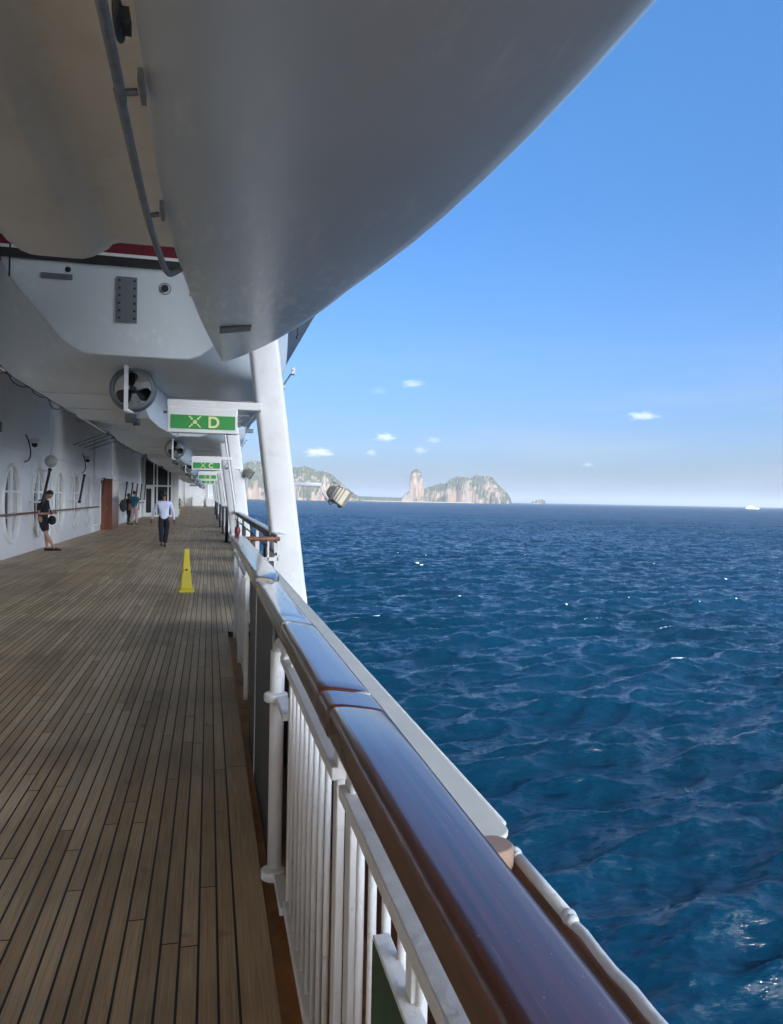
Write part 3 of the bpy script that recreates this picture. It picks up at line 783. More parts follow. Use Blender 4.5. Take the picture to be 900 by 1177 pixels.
# ------------------------------------------------------------------ superstructure: wall, windows, upper decks
WX = -4.75
sup = thing('ship_superstructure', 'white side wall of the ship with a row of tall oval windows', 'ship wall', (WX, 0, 0))
win_y = [14.6, 17.6, 20.6, 23.7, 26.7, 29.75, 32.7, 42.5, 45.5, 48.5, 51.5, 54.5]
HA, HB, ZC = 0.84, 0.92, 1.33
def oval(y, a, n=40, s=1.0):
    out = []
    for k in range(n):
        t = 2 * math.pi * k / n
        out.append((y + a * s * math.copysign(abs(math.cos(t)) ** 0.85, math.cos(t)), ZC + (HB - HA + a) * s * math.copysign(abs(math.sin(t)) ** 0.95, math.sin(t))))
    return out
mb = MB()
edges = sorted(win_y)
cur = Y0
ZT = 5.2
def wall_rect(ya, yb, za, zb):
    mb.add([(0, ya, za), (0, yb, za), (0, yb, zb), (0, ya, zb)], [(0, 1, 2, 3)])
for wy in edges:
    b0, b1 = wy - 1.15, wy + 1.15
    wall_rect(cur, b0, -0.05, ZT)
    wall_rect(b0, b1, 2.6, ZT)
    # bay with an oval hole
    n = 48
    ov = []
    rc = []
    angs = [2 * math.pi * k / n + 0.001 for k in range(n)]
    crn = [math.atan2(s2 * 1.28 if s2 > 0 else -1.38, s1 * 1.15) % (2 * math.pi) for s1 in (1, -1) for s2 in (1, -1)]
    angs = sorted(angs + crn)
    for t in angs:
        c, s_ = math.cos(t), math.sin(t)
        r = 1 / math.sqrt((c / HA) ** 2 + (s_ / HB) ** 2)
        ov.append((0, wy + r * c, ZC + r * s_))
        lim = []
        if c > 1e-9: lim.append(1.15 / c)
        if c < -1e-9: lim.append(-1.15 / c)
        if s_ > 1e-9: lim.append((2.6 - ZC) / s_)
        if s_ < -1e-9: lim.append((-0.05 - ZC) / s_)
        q = min(lim)
        rc.append((0, wy + q * c, ZC + q * s_))
    m_ = len(angs)
    mb.loft([rc, ov], mi=0, smooth=False)
    cur = b1
wall_rect(cur, Y1, -0.05, ZT)
mb.build('deck_wall', MAT['wall'], sup)
def make_window(wy):
    f = MB()
    n = 48
    def ring(r, x):
        return [(x, wy + (HA + r) * math.cos(2 * math.pi * k / n), ZC + (HB + r) * math.sin(2 * math.pi * k / n)) for k in range(n)]
    f.loft([ring(0.0, -0.085), ring(0.0, 0.001), ring(0.012, 0.05), ring(0.05, 0.055), ring(0.075, 0.04), ring(0.085, 0.003)])
    fo = f.build('window', MAT['white'], sup)
    p = MB(); p.add([(-0.065, y, z) for (_, y, z) in ring(0.03, 0)], [tuple(range(n))]); p.build('pane', MAT['pane'], fo)
    g = MB(); g.box((-0.03, wy, ZC), (0.06, 0.24, HB * 2 - 0.04)); g.box((-0.034, wy, ZC + 0.3), (0.05, HA * 2 * 0.95, 0.05))
    g.build('mullion', MAT['white'], fo)
    for dy in (-0.28, 0.28):
        g = MB(); g.box((-0.06, wy + dy, ZC), (0.006, 0.22, HB * 2 * 0.88)); g.build('shade_strip', MAT['dark_grey'], fo)  # dark strips painting in the shadow gaps beside the mullion
for wy in win_y: make_window(wy)
mb = MB()
mb.box((-8.0, 39, 14.6), (15.9, 174, 18.8)); mb.box((-8.2, 39, 2.5), (15.5, 174, 5.1))
mb.build('unseen_upper_block', paint('dark_unseen_block', (0.10, 0.12, 0.14), 0.3, 0.2, 0.4), sup)  # unseen block; dark colour put on to keep its bright reflection off the sea
mb = MB()
mb.box((4.1, 60.5, 8.0), (8.2, 131, 0.25))
for k in range(9): mb.box((3.9, 8 + k * 14.5, 7.5), (7.6, 0.3, 0.745))
mb.build('upper_deck', MAT['white'], sup)
# wall ribs and shallow panels above the windows
mb = MB()
for y in (16.1, 25.2, 34.3, 40.3, 57): mb.box((0.03, y, 2.6), (0.06, 0.08, 5.2))
mb.box((0.02, 59, 2.72), (0.04, 134, 0.05))
mb.build('wall_rib', MAT['wall'], sup)

# ship's side below the deck
mb = MB()
mb.box((-6.0, 39, -8.4), (13.3, 174, 15.9))
o = mb.build('ship_hull', paint('dark_blue_hull', (0.04, 0.05, 0.07), 0.4, 0.08, 0.5))
tag(o, 'dark blue ship side dropping from the deck to the water', 'hull', kind='structure')

# wall handrail
hr = thing('wall_handrail', 'long brown wooden handrail bracketed along the ship wall', 'handrail', (WX, 0, 0))
mb = MB(); mb.tube([(0.14, Y0, 1.07), (0.14, 35.2, 1.07)], 0.03, 10); mb.build('rail', MAT['wood'], hr)
for k in range(20):
    y = -5 + k * 2.08
    if y > 35: break
    mb = MB(); mb.tube([(0.0, y, 0.99), (0.1, y, 0.99), (0.14, y, 1.05)], 0.012, 6); mb.build('bracket', MAT['white'], hr)
hr2 = thing('wall_handrail', 'short far stretch of handrail beyond the brown wooden door', 'handrail', (WX, 0, 0))
mb = MB(); mb.tube([(0.14, 41.5, 1.07), (0.14, 58.5, 1.07)], 0.03, 8); mb.build('rail', MAT['wood'], hr2)
for k in range(8):
    mb = MB(); mb.tube([(0.0, 42 + k * 2.2, 0.99), (0.1, 42 + k * 2.2, 0.99), (0.14, 42 + k * 2.2, 1.05)], 0.012, 6); mb.build('bracket', MAT['white'], hr2)
# white C-shaped grab bar before the door
gb = MB(); gb.tube([(0, 34.0, 2.1), (0.26, 34.0, 2.1), (0.32, 34.0, 2.04), (0.32, 34.0, 0.36), (0.26, 34.0, 0.3), (0, 34.0, 0.3)], 0.04, 10)
o = gb.build('grab_bar', MAT['white']); o.location = (WX, 0, 0)
tag(o, 'tall white C shaped grab bar beside the brown wooden door', 'grab bar')

# brown door and its cabinet
dr = thing('wooden_door', 'polished red brown wooden door case projecting from the white wall', 'door', (WX, 36.6, 0))
mb = MB(); mb.box((0.25, 0.05, 1.16), (0.50, 0.10, 2.32)); mb.build('door_leaf', MAT['door_wood'], dr, bevel=0.01)
mb = MB(); mb.box((0.22, 1.6, 1.15), (0.44, 2.9, 2.3)); mb.build('door_case', MAT['door_wood'], dr, bevel=0.01)
mb = MB(); mb.tube([(0.30, -0.02, 1.0), (0.30, -0.06, 1.0), (0.24, -0.06, 1.0)], 0.012, 6); mb.build('handle', MAT['grey_metal'], dr)

# lamps on slanted black arms
def slant_lamp(y, lab, globe):
    t = thing('wall_lamp', lab, 'lamp', (WX, y, 0), group='slanted lamp arms along the ship wall')
    mb = MB(); mb.tube([(0.34, 0.45, 2.24), (0.34, -0.45, 1.36)], 0.036, 10); mb.build('arm', MAT['dark'], t)
    for yy, zz in ((0.45, 2.24), (-0.45, 1.36)):
        mb = MB(); mb.tube([(0, yy, zz), (0.34, yy, zz)], 0.025, 8); mb.build('bracket', MAT['white'], t)
    for (yy, zz) in ((0.48, 2.27), (-0.48, 1.33)):
        mb = MB(); mb.sphere((0.34, yy, zz), 0.058, 10, 6); mb.build('joint', MAT['dark'], t)
    mb = MB(); mb.tube([(0.03, -0.3, 1.9), (0.03, 0.4, 1.9)], 0.012, 6); mb.tube([(0.03, -0.15, 1.2), (0.03, -0.15, 2.25)], 0.012, 6); mb.box((0.05, -0.15, 2.3), (0.1, 0.14, 0.16)); mb.build('conduit', MAT['white'], t)
    if globe: mb = MB(); mb.sphere((0.34, 0.62, 2.52), globe, 16, 10); mb.build('globe', MAT['globe'], t)
for i, y in enumerate((22.95, 29.1, 34.6, 44.0, 47.2, 50.3, 53.4, 56.6)):
    slant_lamp(y, ['nearest slanted black lamp arm with the pale white globe', 'slanted black lamp arm above the fourth window', 'slanted black lamp arm just before the brown door', 'slanted black lamp arm just past the brown door',
               'slanted lamp arm behind the couple', 'slanted lamp arm second past the couple', 'slanted lamp arm third past the couple', 'slanted lamp arm beside the glazed entrance'][i], 0.175 if i == 0 else 0)
# ceiling-height wall speakers with hooked cables
def speaker(y, lab):
    t = thing('wall_loudspeaker', lab, 'loudspeaker', (WX, y, 2.97), group='loudspeakers high on the ship wall')
    mb = MB(); mb.lathe((0.14, 0.32, 0.0), [(0.02, 0.12), (0.13, 0.09), (0.17, 0.0), (0.16, -0.02)], 14); mb.build('housing', MAT['white'], t)
    mb = MB(); mb.lathe((0.14, 0.32, -0.06), [(0.03, -0.07), (0.07, -0.04), (0.08, 0.035), (0.05, 0.04)], 14); mb.build('lens', MAT['dark'], t)
    mb = MB(); mb.tube(crom([(0.06, -0.35, 0.16), (0.1, -0.2, 0.0), (0.12, -0.05, -0.28), (0.1, -0.12, -0.48), (0.05, -0.4, -0.56)], 5), 0.017, 8); mb.build('cable', MAT['dark'], t)
speaker(22.1, 'loudspeaker with thick hooked black cable above the leaning person'); speaker(31.4, 'loudspeaker with hooked cable above the fifth window')
t = thing('exit_sign', 'small dark green sign high on the wall at the left edge', 'sign', (WX + 0.01, 19.0, 3.12))
mb = MB(); mb.box((0.02, 0, 0), (0.03, 0.9, 0.24)); mb.build('panel', MAT['dark_green'], t, bevel=0.006)
mb = MB(); mb.box((0.038, 0.1, 0), (0.006, 0.2, 0.14)); mb.box((0.038, -0.2, 0), (0.006, 0.26, 0.05)); mb.build('symbol', MAT['faint_mark'], t)

# glazed entrance further along
ve = thing('glazed_entrance', 'white framed glazed entrance porch with dark panes projecting from wall', 'entrance', (WX, 60.0, 0))
mb = MB()
for x in (0.05, 0.72, 0.95, 1.75, 2.0): mb.box((x, 0, 2.5), (0.10, 0.12, 5.0))
for z in (0.08, 2.32, 4.9): mb.box((1.0, -0.003, z), (2.0, 0.11, 0.12 if z > 1 else 0.16))
mb.box((2.0, 2.0, 2.5), (0.09, 0.1, 5.0)); mb.box((2.0, 4.0, 2.5), (0.09, 0.1, 5.0)); mb.box((2.003, 2.0, 2.3), (0.07, 4.0, 0.1))
mb.build('frame', MAT['white'], ve)
mb = MB(); mb.box((1.0, 0.03, 2.5), (1.94, 0.02, 4.9)); mb.box((1.97, 2.05, 2.5), (0.02, 3.9, 4.9)); mb.build('glazing', MAT['glass_dark'], ve)
mb = MB()
for x in (0.10, 0.62): mb.box((x, -0.07, 1.15), (0.14, 0.05, 2.2))
mb.box((0.36, -0.072, 0.17), (0.4, 0.05, 0.25)); mb.box((0.36, -0.072, 2.18), (0.4, 0.05, 0.16))
d_ = mb.build('door', MAT['white'], ve)
mb = MB(); mb.box((0.36, -0.065, 1.2), (0.42, 0.02, 1.9)); mb.build('pane', MAT['glass_dark'], d_)
mb = MB(); mb.box((2.35, 0.1, 2.5), (0.32, 0.4, 5.0)); mb.build('column', MAT['white'], ve, bevel=0.02)

# end of the promenade
en = thing('end_bulkhead', 'white bulkhead closing the far end of the promenade', 'bulkhead', (0, 124, 0))
mb = MB(); mb.box((-2.2, 0.2, 3.0), (6.6, 0.3, 6.0)); mb.build('wall', MAT['wall'], en)
mb = MB(); mb.box((-1.7, -1.0, 0.8), (1.7, 1.6, 1.6)); mb.box((0.2, -0.8, 0.7), (1.4, 1.2, 1.4)); mb.build('locker', MAT['white'], en, bevel=0.15)
mb = MB(); mb.lathe((-0.9, 0.05, 3.0), [(0.2, -0.1), (0.25, 0.0), (0.2, 0.1)], 16, axis='Y'); mb.box((-2.4, 0.03, 3.3), (1.1, 0.06, 0.3)); mb.build('fitting', MAT['plate'], en)
mb = MB(); mb.tube([(-3.6, -0.2, 0), (-3.6, -0.2, 5)], 0.12, 8); mb.tube([(-0.2, -0.3, 0), (-0.2, -0.3, 5)], 0.1, 8); mb.build('pipe', MAT['white'], en)

# ------------------------------------------------------------------ near railing
rl = thing('promenade_railing', 'near white balustrade with thick glossy brown mahogany handrail', 'railing')
def hand_profile(xa, xb, z0, z1, p=0, tilt=0.15):
    """rounded rectangle whose gently crowned top falls a little to the sea side"""
    w, h = xb - xa, z1 - z0
    r = min(0.024, h * 0.42)
    cx, cz = (xa + xb) / 2, (z0 + z1) / 2
    out = []
    for (sx, sz, a0) in ((1, 1, 0), (-1, 1, 90), (-1, -1, 180), (1, -1, 270)):
        for k in range(7):
            a = R(a0 + 15 * k)
            out.append((cx + sx * (w / 2 - r) + r * math.cos(a), cz + sz * (h / 2 - r) + r * math.sin(a)))
        if a0 == 0:
            for k in range(1, 6):
                x = cx + (w / 2 - r) * (1 - 2 * k / 6)
                out.append((x, z1 + 0.0022 * (1 - ((x - cx) / (w / 2)) ** 2)))
    return [(x, z - (x - cx) * tilt * (1 if z > cz else 0)) for x, z in out]
def hand_piece(ya, yb, mat, xa=0.268, xb=0.412, z0=1.047, z1=1.125, rnd=0.0, xn=None):
    m = MB()
    L = yb - ya
    e = 0.012
    ys = [(ya, 0.90), (ya + 0.3 * e, 0.97), (ya + e, 1.0)] + [(ya + L * k / 12, 1.0) for k in range(1, 12)] + [(yb - e, 1.0), (yb - 0.3 * e, 0.97), (yb, 0.90)]
    secs = []
    for (y, s) in ys:
        xb2 = xb if xn is None else xn + (xb - xn) * (y - ya) / L
        if rnd:
            q = max(0, 1 - (y - ya) / rnd)
            xb2 = xb - (xb - xa) * 0.45 * (1 - math.sqrt(max(0, 1 - q * q)))
        pr = hand_profile(xa, xb2, z0, z1)
        cx, cz = (xa + xb2) / 2, (z0 + z1) / 2
        secs.append([(cx + (x - cx) * s, y, cz + (z - cz) * s) for (x, z) in pr])
    m.loft(secs, cap=(True, True))
    o = m.build('handrail', mat, rl)
    return o
hand_piece(-2.5, 1.705, MAT['varnish'], xn=0.384); hand_piece(1.709, 1.858, MAT['varnish'], xa=0.266, xb=0.414, z1=1.124)
hand_piece(1.872, 2.92, MAT['varnish']); hand_piece(2.926, 3.08, MAT['varnish_pale'], z1=1.123); hand_piece(3.085, 4.55, MAT['varnish_pale'], z1=1.119)
hand_piece(4.42, 9.35, MAT['varnish_pale'], xa=0.262, xb=0.44, z0=1.062, z1=1.142, rnd=0.6)
mb = MB(); mb.box((0.34, 1.865, 1.088), (0.115, 0.02, 0.06)); mb.build('joint_strip', MAT['white_worn'], rl)
# flat white rail below the handrail, in three lengths
def flat_rail(ya, yb, z, name='lower_rail', w=0.05, h=0.03, x=0.312):
    m = MB(); m.box((x, (ya + yb) / 2, z), (w, yb - ya, h)); return m.build(name, MAT['white_worn'], rl, bevel=0.004)
flat_rail(-2.5, 1.66, 0.955); flat_rail(1.76, 3.08, 0.955); flat_rail(6.3, 9.2, 0.955)
flat_rail(-2.5, 1.66, 0.075, 'bottom_rail', 0.045, 0.035); flat_rail(1.76, 2.85, 0.075, 'bottom_rail', 0.045, 0.035)
# stiles
def stile(y, w, d=0.016, z0=0.0, z1=1.05, x=0.312, name='stile'):
    m = MB(); m.box((x, y, (z0 + z1) / 2), (d, w, z1 - z0)); return m.build(name, MAT['white_worn'], rl, bevel=0.004)
stile(1.63, 0.06); stile(1.79, 0.055, 0.02); stile(2.87, 0.05); stile(0.62, 0.05); stile(-0.6, 0.05); stile(-2.2, 0.05)
for y in (9.15, 7.8, 6.36): stile(y, 0.045, 0.035, -0.06, 1.065, 0.315, 'post')
ys = [2.76 - 0.115 * k for k in range(0, 9)] + [1.52 - 0.115 * k for k in range(0, 30)]
for y in ys:
    if any(abs(y - q) < 0.055 for q in (1.63, 1.79, 0.62, -0.6, -2.2)) or y < -2.1: continue
    m = MB(); m.tube([(0.312, y, 0.09), (0.312, y, 0.942)], 0.0085, 10); m.build('baluster', MAT['white_worn'], rl)
for y in [6.5 + 0.13 * k for k in range(20)]:
    if min(abs(y - 7.8), abs(y - 9.15)) < 0.06: continue
    m = MB(); m.tube([(0.33, y, -0.02), (0.33, y, 0.942)], 0.007, 8); m.build('baluster', MAT['white_worn'], rl)
m = MB(); m.box((0.288, 4.3, 0.5), (0.012, 1.75, 1.1)); m.build('shade_panel', MAT['dark_grey'], rl)  # dark sheet added for the deep shade in the gap by the gutter
m = MB(); m.box((0.281, 4.55, 0.5), (0.006, 0.03, 1.1)); m.build('shade_panel_strip', MAT['white_worn'], rl)
# hinge pipe with collar and foot bracket
m = MB(); m.tube([(0.290, 3.22, 0.04), (0.290, 3.22, 0.96)], 0.03, 16); m.build('hinge_pipe', MAT['white_worn'], rl)
m = MB(); m.tube(crom([(0.29, 3.22, 0.955), (0.292, 3.17, 1.0), (0.30, 3.08, 1.01), (0.312, 3.0, 0.965)], 5), 0.022, 10); m.build('hinge_elbow', MAT['white_worn'], rl)
for z, h in ((0.77, 0.035), (0.03, 0.04)):
    m = MB(); m.lathe((0.283, 3.20, z), [(0.046, -h / 2), (0.05, -h / 2 + 0.006), (0.05, h / 2 - 0.006), (0.046, h / 2)], 20); m.box((0.305, 3.05, z), (0.045, 0.32, h * 0.8)); m.build('hinge_bracket', MAT['white_worn'], rl, bevel=0.003)
m = MB(); m.tube([(0.37, 4.6, -0.05), (0.37, 4.6, 1.06)], 0.012, 8); m.build('stanchion', MAT['white_worn'], rl)
m = MB(); m.tube([(0.40, 3.5, -0.05), (0.40, 3.5, 1.06)], 0.02, 8); m.build('stanchion', MAT['white_worn'], rl)
m = MB(); m.lathe((0.335, 9.3, 1.15), [(0.015, -0.02), (0.03, 0.01), (0.036, 0.05), (0.03, 0.085), (0.01, 0.10)], 14); m.build('end_knob', MAT['black_knob'], rl)
# green sign hung in the gate
sg = thing('gate_sign', 'dark green notice plate hanging on the near balustrade', 'sign', (0.284, 0.0, 0.0))
m = MB(); m.box((0, 0.70, 0.775), (0.010, 1.1, 0.165)); m.build('panel', MAT['dark_green'], sg)
m = MB(); m.box((0.010, 0.70, 0.862), (0.030, 1.1, 0.008)); m.box((0.010, 0.70, 0.688), (0.030, 1.1, 0.008)); m.build('frame', MAT['white_worn'], sg, bevel=0.002)
for y in (0.42, 0.82, 1.08):
    m = MB(); m.box((0.018, y, 0.90), (0.012, 0.035, 0.072)); m.build('hanger', MAT['white_worn'], sg, bevel=0.004)
m = MB()
for y in (0.98, 0.66):
    m.tube([(-0.006, y + 0.055 * math.cos(a), 0.775 + 0.055 * math.sin(a)) for a in [2 * math.pi * k / 28 for k in range(28)]], 0.0022, 6, closed=True)
m.tube([(-0.006, 1.0, 0.80), (-0.006, 0.97, 0.76), (-0.006, 0.98, 0.745)], 0.003, 6); m.tube([(-0.006, 0.70, 0.80), (-0.006, 0.64, 0.75)], 0.003, 6)
m.box((-0.006, 0.82, 0.775), (0.002, 0.004, 0.14))
m.build('symbol', MAT['faint_mark'], sg)

# ------------------------------------------------------------------ bulwark outboard of the railing
bw = thing('bulwark', 'brown faced outer bulwark with white rope covered top edge', 'bulwark')
m = MB(); m.box((0.612, -19.3, 0.40), (0.03, 57.4, 0.94)); m.build('plate', MAT['brown_paint'], bw)
m = MB(); m.box((0.637, -19.3, 0.36), (0.02, 57.4, 0.96)); m.build('outer_plate', MAT['white'], bw)
rngr = random.Random(3)
m = MB(); m.tube([(0.615 + 0.0025 * rngr.uniform(-1, 1), -3 + 0.05 * k, 0.884 + 0.0015 * rngr.uniform(-1, 1)) for k in range(88)], [0.0085 + 0.0016 * rngr.random() for k in range(88)], 10); m.build('edge_rope', MAT['white_worn'], bw)
for y in (1.20, 1.44):
    m = MB(); m.sphere((0.615, y, 0.886), (0.014, 0.016, 0.014), 12, 8); m.sphere((0.613, y - 0.017, 0.888), (0.012, 0.010, 0.012), 10, 6); m.build('knot', MAT['white_worn'], bw)
m = MB(); m.tube([(0.615, 1.20, 0.886), (0.615, 1.44, 0.886)], 0.0115, 10); m.build('sleeve', MAT['white_worn'], bw)
m = MB(); m.lathe((0.556, 1.41, 0), [(0.030, -0.06), (0.030, 0.86), (0.040, 0.89), (0.040, 0.922), (0.036, 0.926)], 24); m.build('bollard', MAT['tan_cap'], bw)
# cream locker lid ahead of it
lk = thing('rail_locker', 'long cream lidded locker running outboard of the handrail', 'locker')
def slab_round(ya, yb, xa, xb, z, h, rad=0.05):
    pts = [(xa, ya), (xb - rad, ya)]
    for k in range(7):
        a = -math.pi / 2 + math.pi / 2 * k / 6
        pts.append((xb - rad + rad * math.cos(a), ya + rad + rad * math.sin(a)))
    pts += [(xb, yb), (xa, yb)]
    m = MB(); m.loft([[(x, y, z) for x, y in pts], [(x, y, z + h) for x, y in pts]], cap=(True, True), smooth=False); return m
slab_round(1.455, 9.0, 0.47, 0.622, 0.903, 0.012).build('lid', MAT['cream'], lk, bevel=0.004)
m = MB(); m.tube([(0.626, 1.53, 0.909), (0.626, 5.0, 0.909), (0.626, 9.0, 0.909)], 0.006, 8); m.build('lid_edge', MAT['white_worn'], lk)
m = MB(); m.box((0.525, 6.2, 0.41), (0.09, 5.5, 0.93)); m.build('casing', MAT['dark_grey'], lk)

# ------------------------------------------------------------------ gate across to the outer gallery, and the outer railing
cg = thing('cross_railing', 'short wooden topped railing crossing behind the near handrail end', 'railing', (0, 9.55, 0))
m = MB(); m.loft([[(x, y, z) for (y, z) in hand_profile(-0.05, 0.05, 1.065, 1.112)] for x in (0.36, 0.5, 0.7, 0.86)], cap=(True, True)); m.build('handrail', MAT['wood'], cg)
m = MB(); m.box((0.6, 0, 0.84), (0.52, 0.03, 0.04)); m.build('lower_rail', MAT['white'], cg)
m = MB(); m.box((0.6, 0, 0.08), (0.52, 0.03, 0.04)); m.build('bottom_rail', MAT['white'], cg)
for k in range(5):
    m = MB(); m.box((0.36 + 0.12 * k, 0, 0.53), (0.022, 0.03, 1.06)); m.build('baluster', MAT['white'], cg, bevel=0.003)
orl = thing('gallery_railing', 'far white railing with dark sided top rail running forward to the bow', 'railing')
m = MB(); m.box((0.90, 66.5, 1.118), (0.12, 113.6, 0.03)); m.build('top_rail', MAT['white'], orl, bevel=0.006)
m = MB(); m.box((0.848, 66.5, 1.06), (0.02, 113.4, 0.08)); m.build('rail_side', MAT['dark_grey'], orl)
m = MB(); m.box((0.87, 66.5, 0.86), (0.02, 113.4, 0.03)); m.build('mid_rail', MAT['dark_grey'], orl)
for k in range(57):
    m = MB(); m.box((0.87, 10.2 + k * 2.0, 0.53), (0.05, 0.05, 1.06)); m.build('post', MAT['dark_grey'] if k % 2 else MAT['white'], orl)
for k in range(28):
    m = MB(); m.box((0.885, 11.7 + k * 4.0, 0.43), (0.012, 1.5, 0.8)); m.build('infill_panel', MAT['white'], orl)
m = MB(); m.box((0.86, 66.5, 0.06), (0.12, 113.4, 0.12)); m.build('kerb', MAT['white'], orl)
for i, (x, y) in enumerate(((0.62, 27.6), (0.60, 33.5), (0.58, 41.0), (0.56, 55.0), (0.55, 69.0))):
    t = thing('deck_stanchion', ['first dark stanchion standing on the deck past the handrail end', 'second dark stanchion along the deck edge', 'third dark stanchion along the deck edge', 'fourth dark stanchion far down the deck edge', 'farthest dark stanchion down the deck edge'][i], 'stanchion', (x, y, 0), group='dark stanchions along the deck edge')
    m = MB(); m.tube([(0, 0, 0), (0, 0, 1.19)], 0.055, 10); m.build('pole', MAT['dark_grey'], t)
    m = MB(); m.box((0, 0, 0.015), (0.2, 0.2, 0.03)); m.build('foot', MAT['dark_grey'], t)
    m = MB(); m.box((0.06, 1.0, 0.5), (0.02, 1.5, 0.9)); m.tube([(0, 0, 0.95), (0, 2.2, 0.95)], 0.02, 8); m.build('side_panel', MAT['white'], t)

# ------------------------------------------------------------------ davit posts, station signs, floodlights
SP = 14.5
def davit(i, Y):
    t = thing('davit_post', ['nearest thick white leaning davit post beside the open sea', 'second white davit post under the second station sign', 'third white davit post further along the promenade', 'fourth white davit post further along the promenade',
              'fifth white davit post further along the promenade', 'sixth white davit post further along the promenade', 'farthest white davit post toward the bow'][i], 'davit', (0, Y, 0), group='davit posts')
    def leg(xb, xt, dy, w, d, zt=6.6, zb=-3.0):
        m = MB()
        n = 12
        def xc(z): return xb + (xt - xb) * (z / 3.6)
        secs = []
        for z in (zb, 0.5, 2, 3.6, zt):
            c = xc(z)
            pr = []
            for k in range(28):
                a = 2 * math.pi * k / 28
                cs, sn_ = math.cos(a), math.sin(a)
                pr.append((c + w / 2 * math.copysign(abs(cs) ** 0.28, cs), dy + d / 2 * math.copysign(abs(sn_) ** 0.28, sn_), z))
            secs.append(pr)
        m.loft(secs, cap=(True, True))
        return m
    leg(1.175, 0.72, 0.12, 0.405, 0.42).build('leg', MAT['white'], t)
    if i:
        leg(0.93, 0.45, 1.6, 0.30, 0.3).build('leg', MAT['white'], t)
        m = MB(); m.tube([(1.0, -0.25, 0), (0.44, -0.2, 3.7)], 0.035, 8); m.build('drain_pipe', MAT['white'], t)
    m = MB(); m.box((0.2, 0.12, 6.8), (2.6, 0.5, 0.5)); m.build('head_beam', MAT['white'], t, bevel=0.04)
for i in range(7): davit(i, 10.7 + SP * i)

FONT = None
def sign(i, Y, letter):
    t = thing('station_sign', ['nearest green muster sign lettered D', 'green muster sign lettered C beyond the first', 'third green muster sign lettered B', 'farthest green muster sign lettered A'][i], 'sign', (0, Y, 0), group='green muster station signs')
    m = MB(); m.box((-0.095, 0.0, 2.60), (0.90, 0.16, 0.335)); m.build('housing', MAT['white'], t, bevel=0.012)
    m = MB(); m.box((-0.09, -0.082, 2.575), (0.83, 0.012, 0.18)); m.build('panel', MAT['green_sign'], t)
    m = MB(); m.box((0.06, 0.03, 2.815), (1.22, 0.2, 0.10)); m.build('beam', MAT['white'], t, bevel=0.008)
    m = MB(); m.box((-0.57, 0.02, 2.70), (0.06, 0.05, 0.03)); m.build('side_stub', MAT['grey_metal'], t)
    m = MB(); m.tube([(0.45, 0.1, 2.55), (0.62, 0.1, 2.76)], 0.012, 6); m.box((0.52, 0.1, 2.5), (0.1, 0.1, 0.05)); m.build('bracket', MAT['grey_metal'], t)
    m = MB()
    c = Vector((-0.195, -0.092, 2.578))
    for sx in (-1, 1):
        for sz in (-1, 1):
            a = c + Vector((sx * 0.075, 0, sz * 0.075)); b2 = c + Vector((sx * 0.040, 0, sz * 0.040))
            m.bar(a, b2, 0.006, 0.016)
            q = Vector((sx, 0, sz)).normalized(); s = Vector((-sz, 0, sx)).normalized()
            tip = c + Vector((sx * 0.028, 0, sz * 0.028))
            m.add([tip + Vector((0, -0.003, 0)), b2 + s * 0.02 + Vector((0, -0.003, 0)), b2 - s * 0.02 + Vector((0, -0.003, 0)), tip + Vector((0, 0.006, 0)), b2 + s * 0.02 + Vector((0, 0.006, 0)), b2 - s * 0.02 + Vector((0, 0.006, 0))], [(0, 1, 2), (5, 4, 3), (0, 3, 4, 1), (1, 4, 5, 2), (2, 5, 3, 0)])
    m.sphere(c + Vector((0, 0, 0.016)), (0.011, 0.006, 0.011), 8, 6); m.sphere(c + Vector((-0.018, 0, 0.008)), (0.008, 0.006, 0.008), 8, 6); m.sphere(c + Vector((0.018, 0, 0.008)), (0.008, 0.006, 0.008), 8, 6)
    m.box(c + Vector((0, 0, -0.012)), (0.028, 0.008, 0.034)); m.box(c + Vector((-0.02, 0, -0.012)), (0.012, 0.007, 0.026)); m.box(c + Vector((0.02, 0, -0.012)), (0.012, 0.007, 0.026))
    m.build('symbol', MAT['sign_mark'], t)
    text_mesh('letter', letter, 0.205, 0.004, MAT['sign_mark'], t, (0.045, -0.092, 2.508), (R(90), 0, 0), 0.006)
for i, L in enumerate('DCBA'): sign(i, 10.5 + SP * i, L)

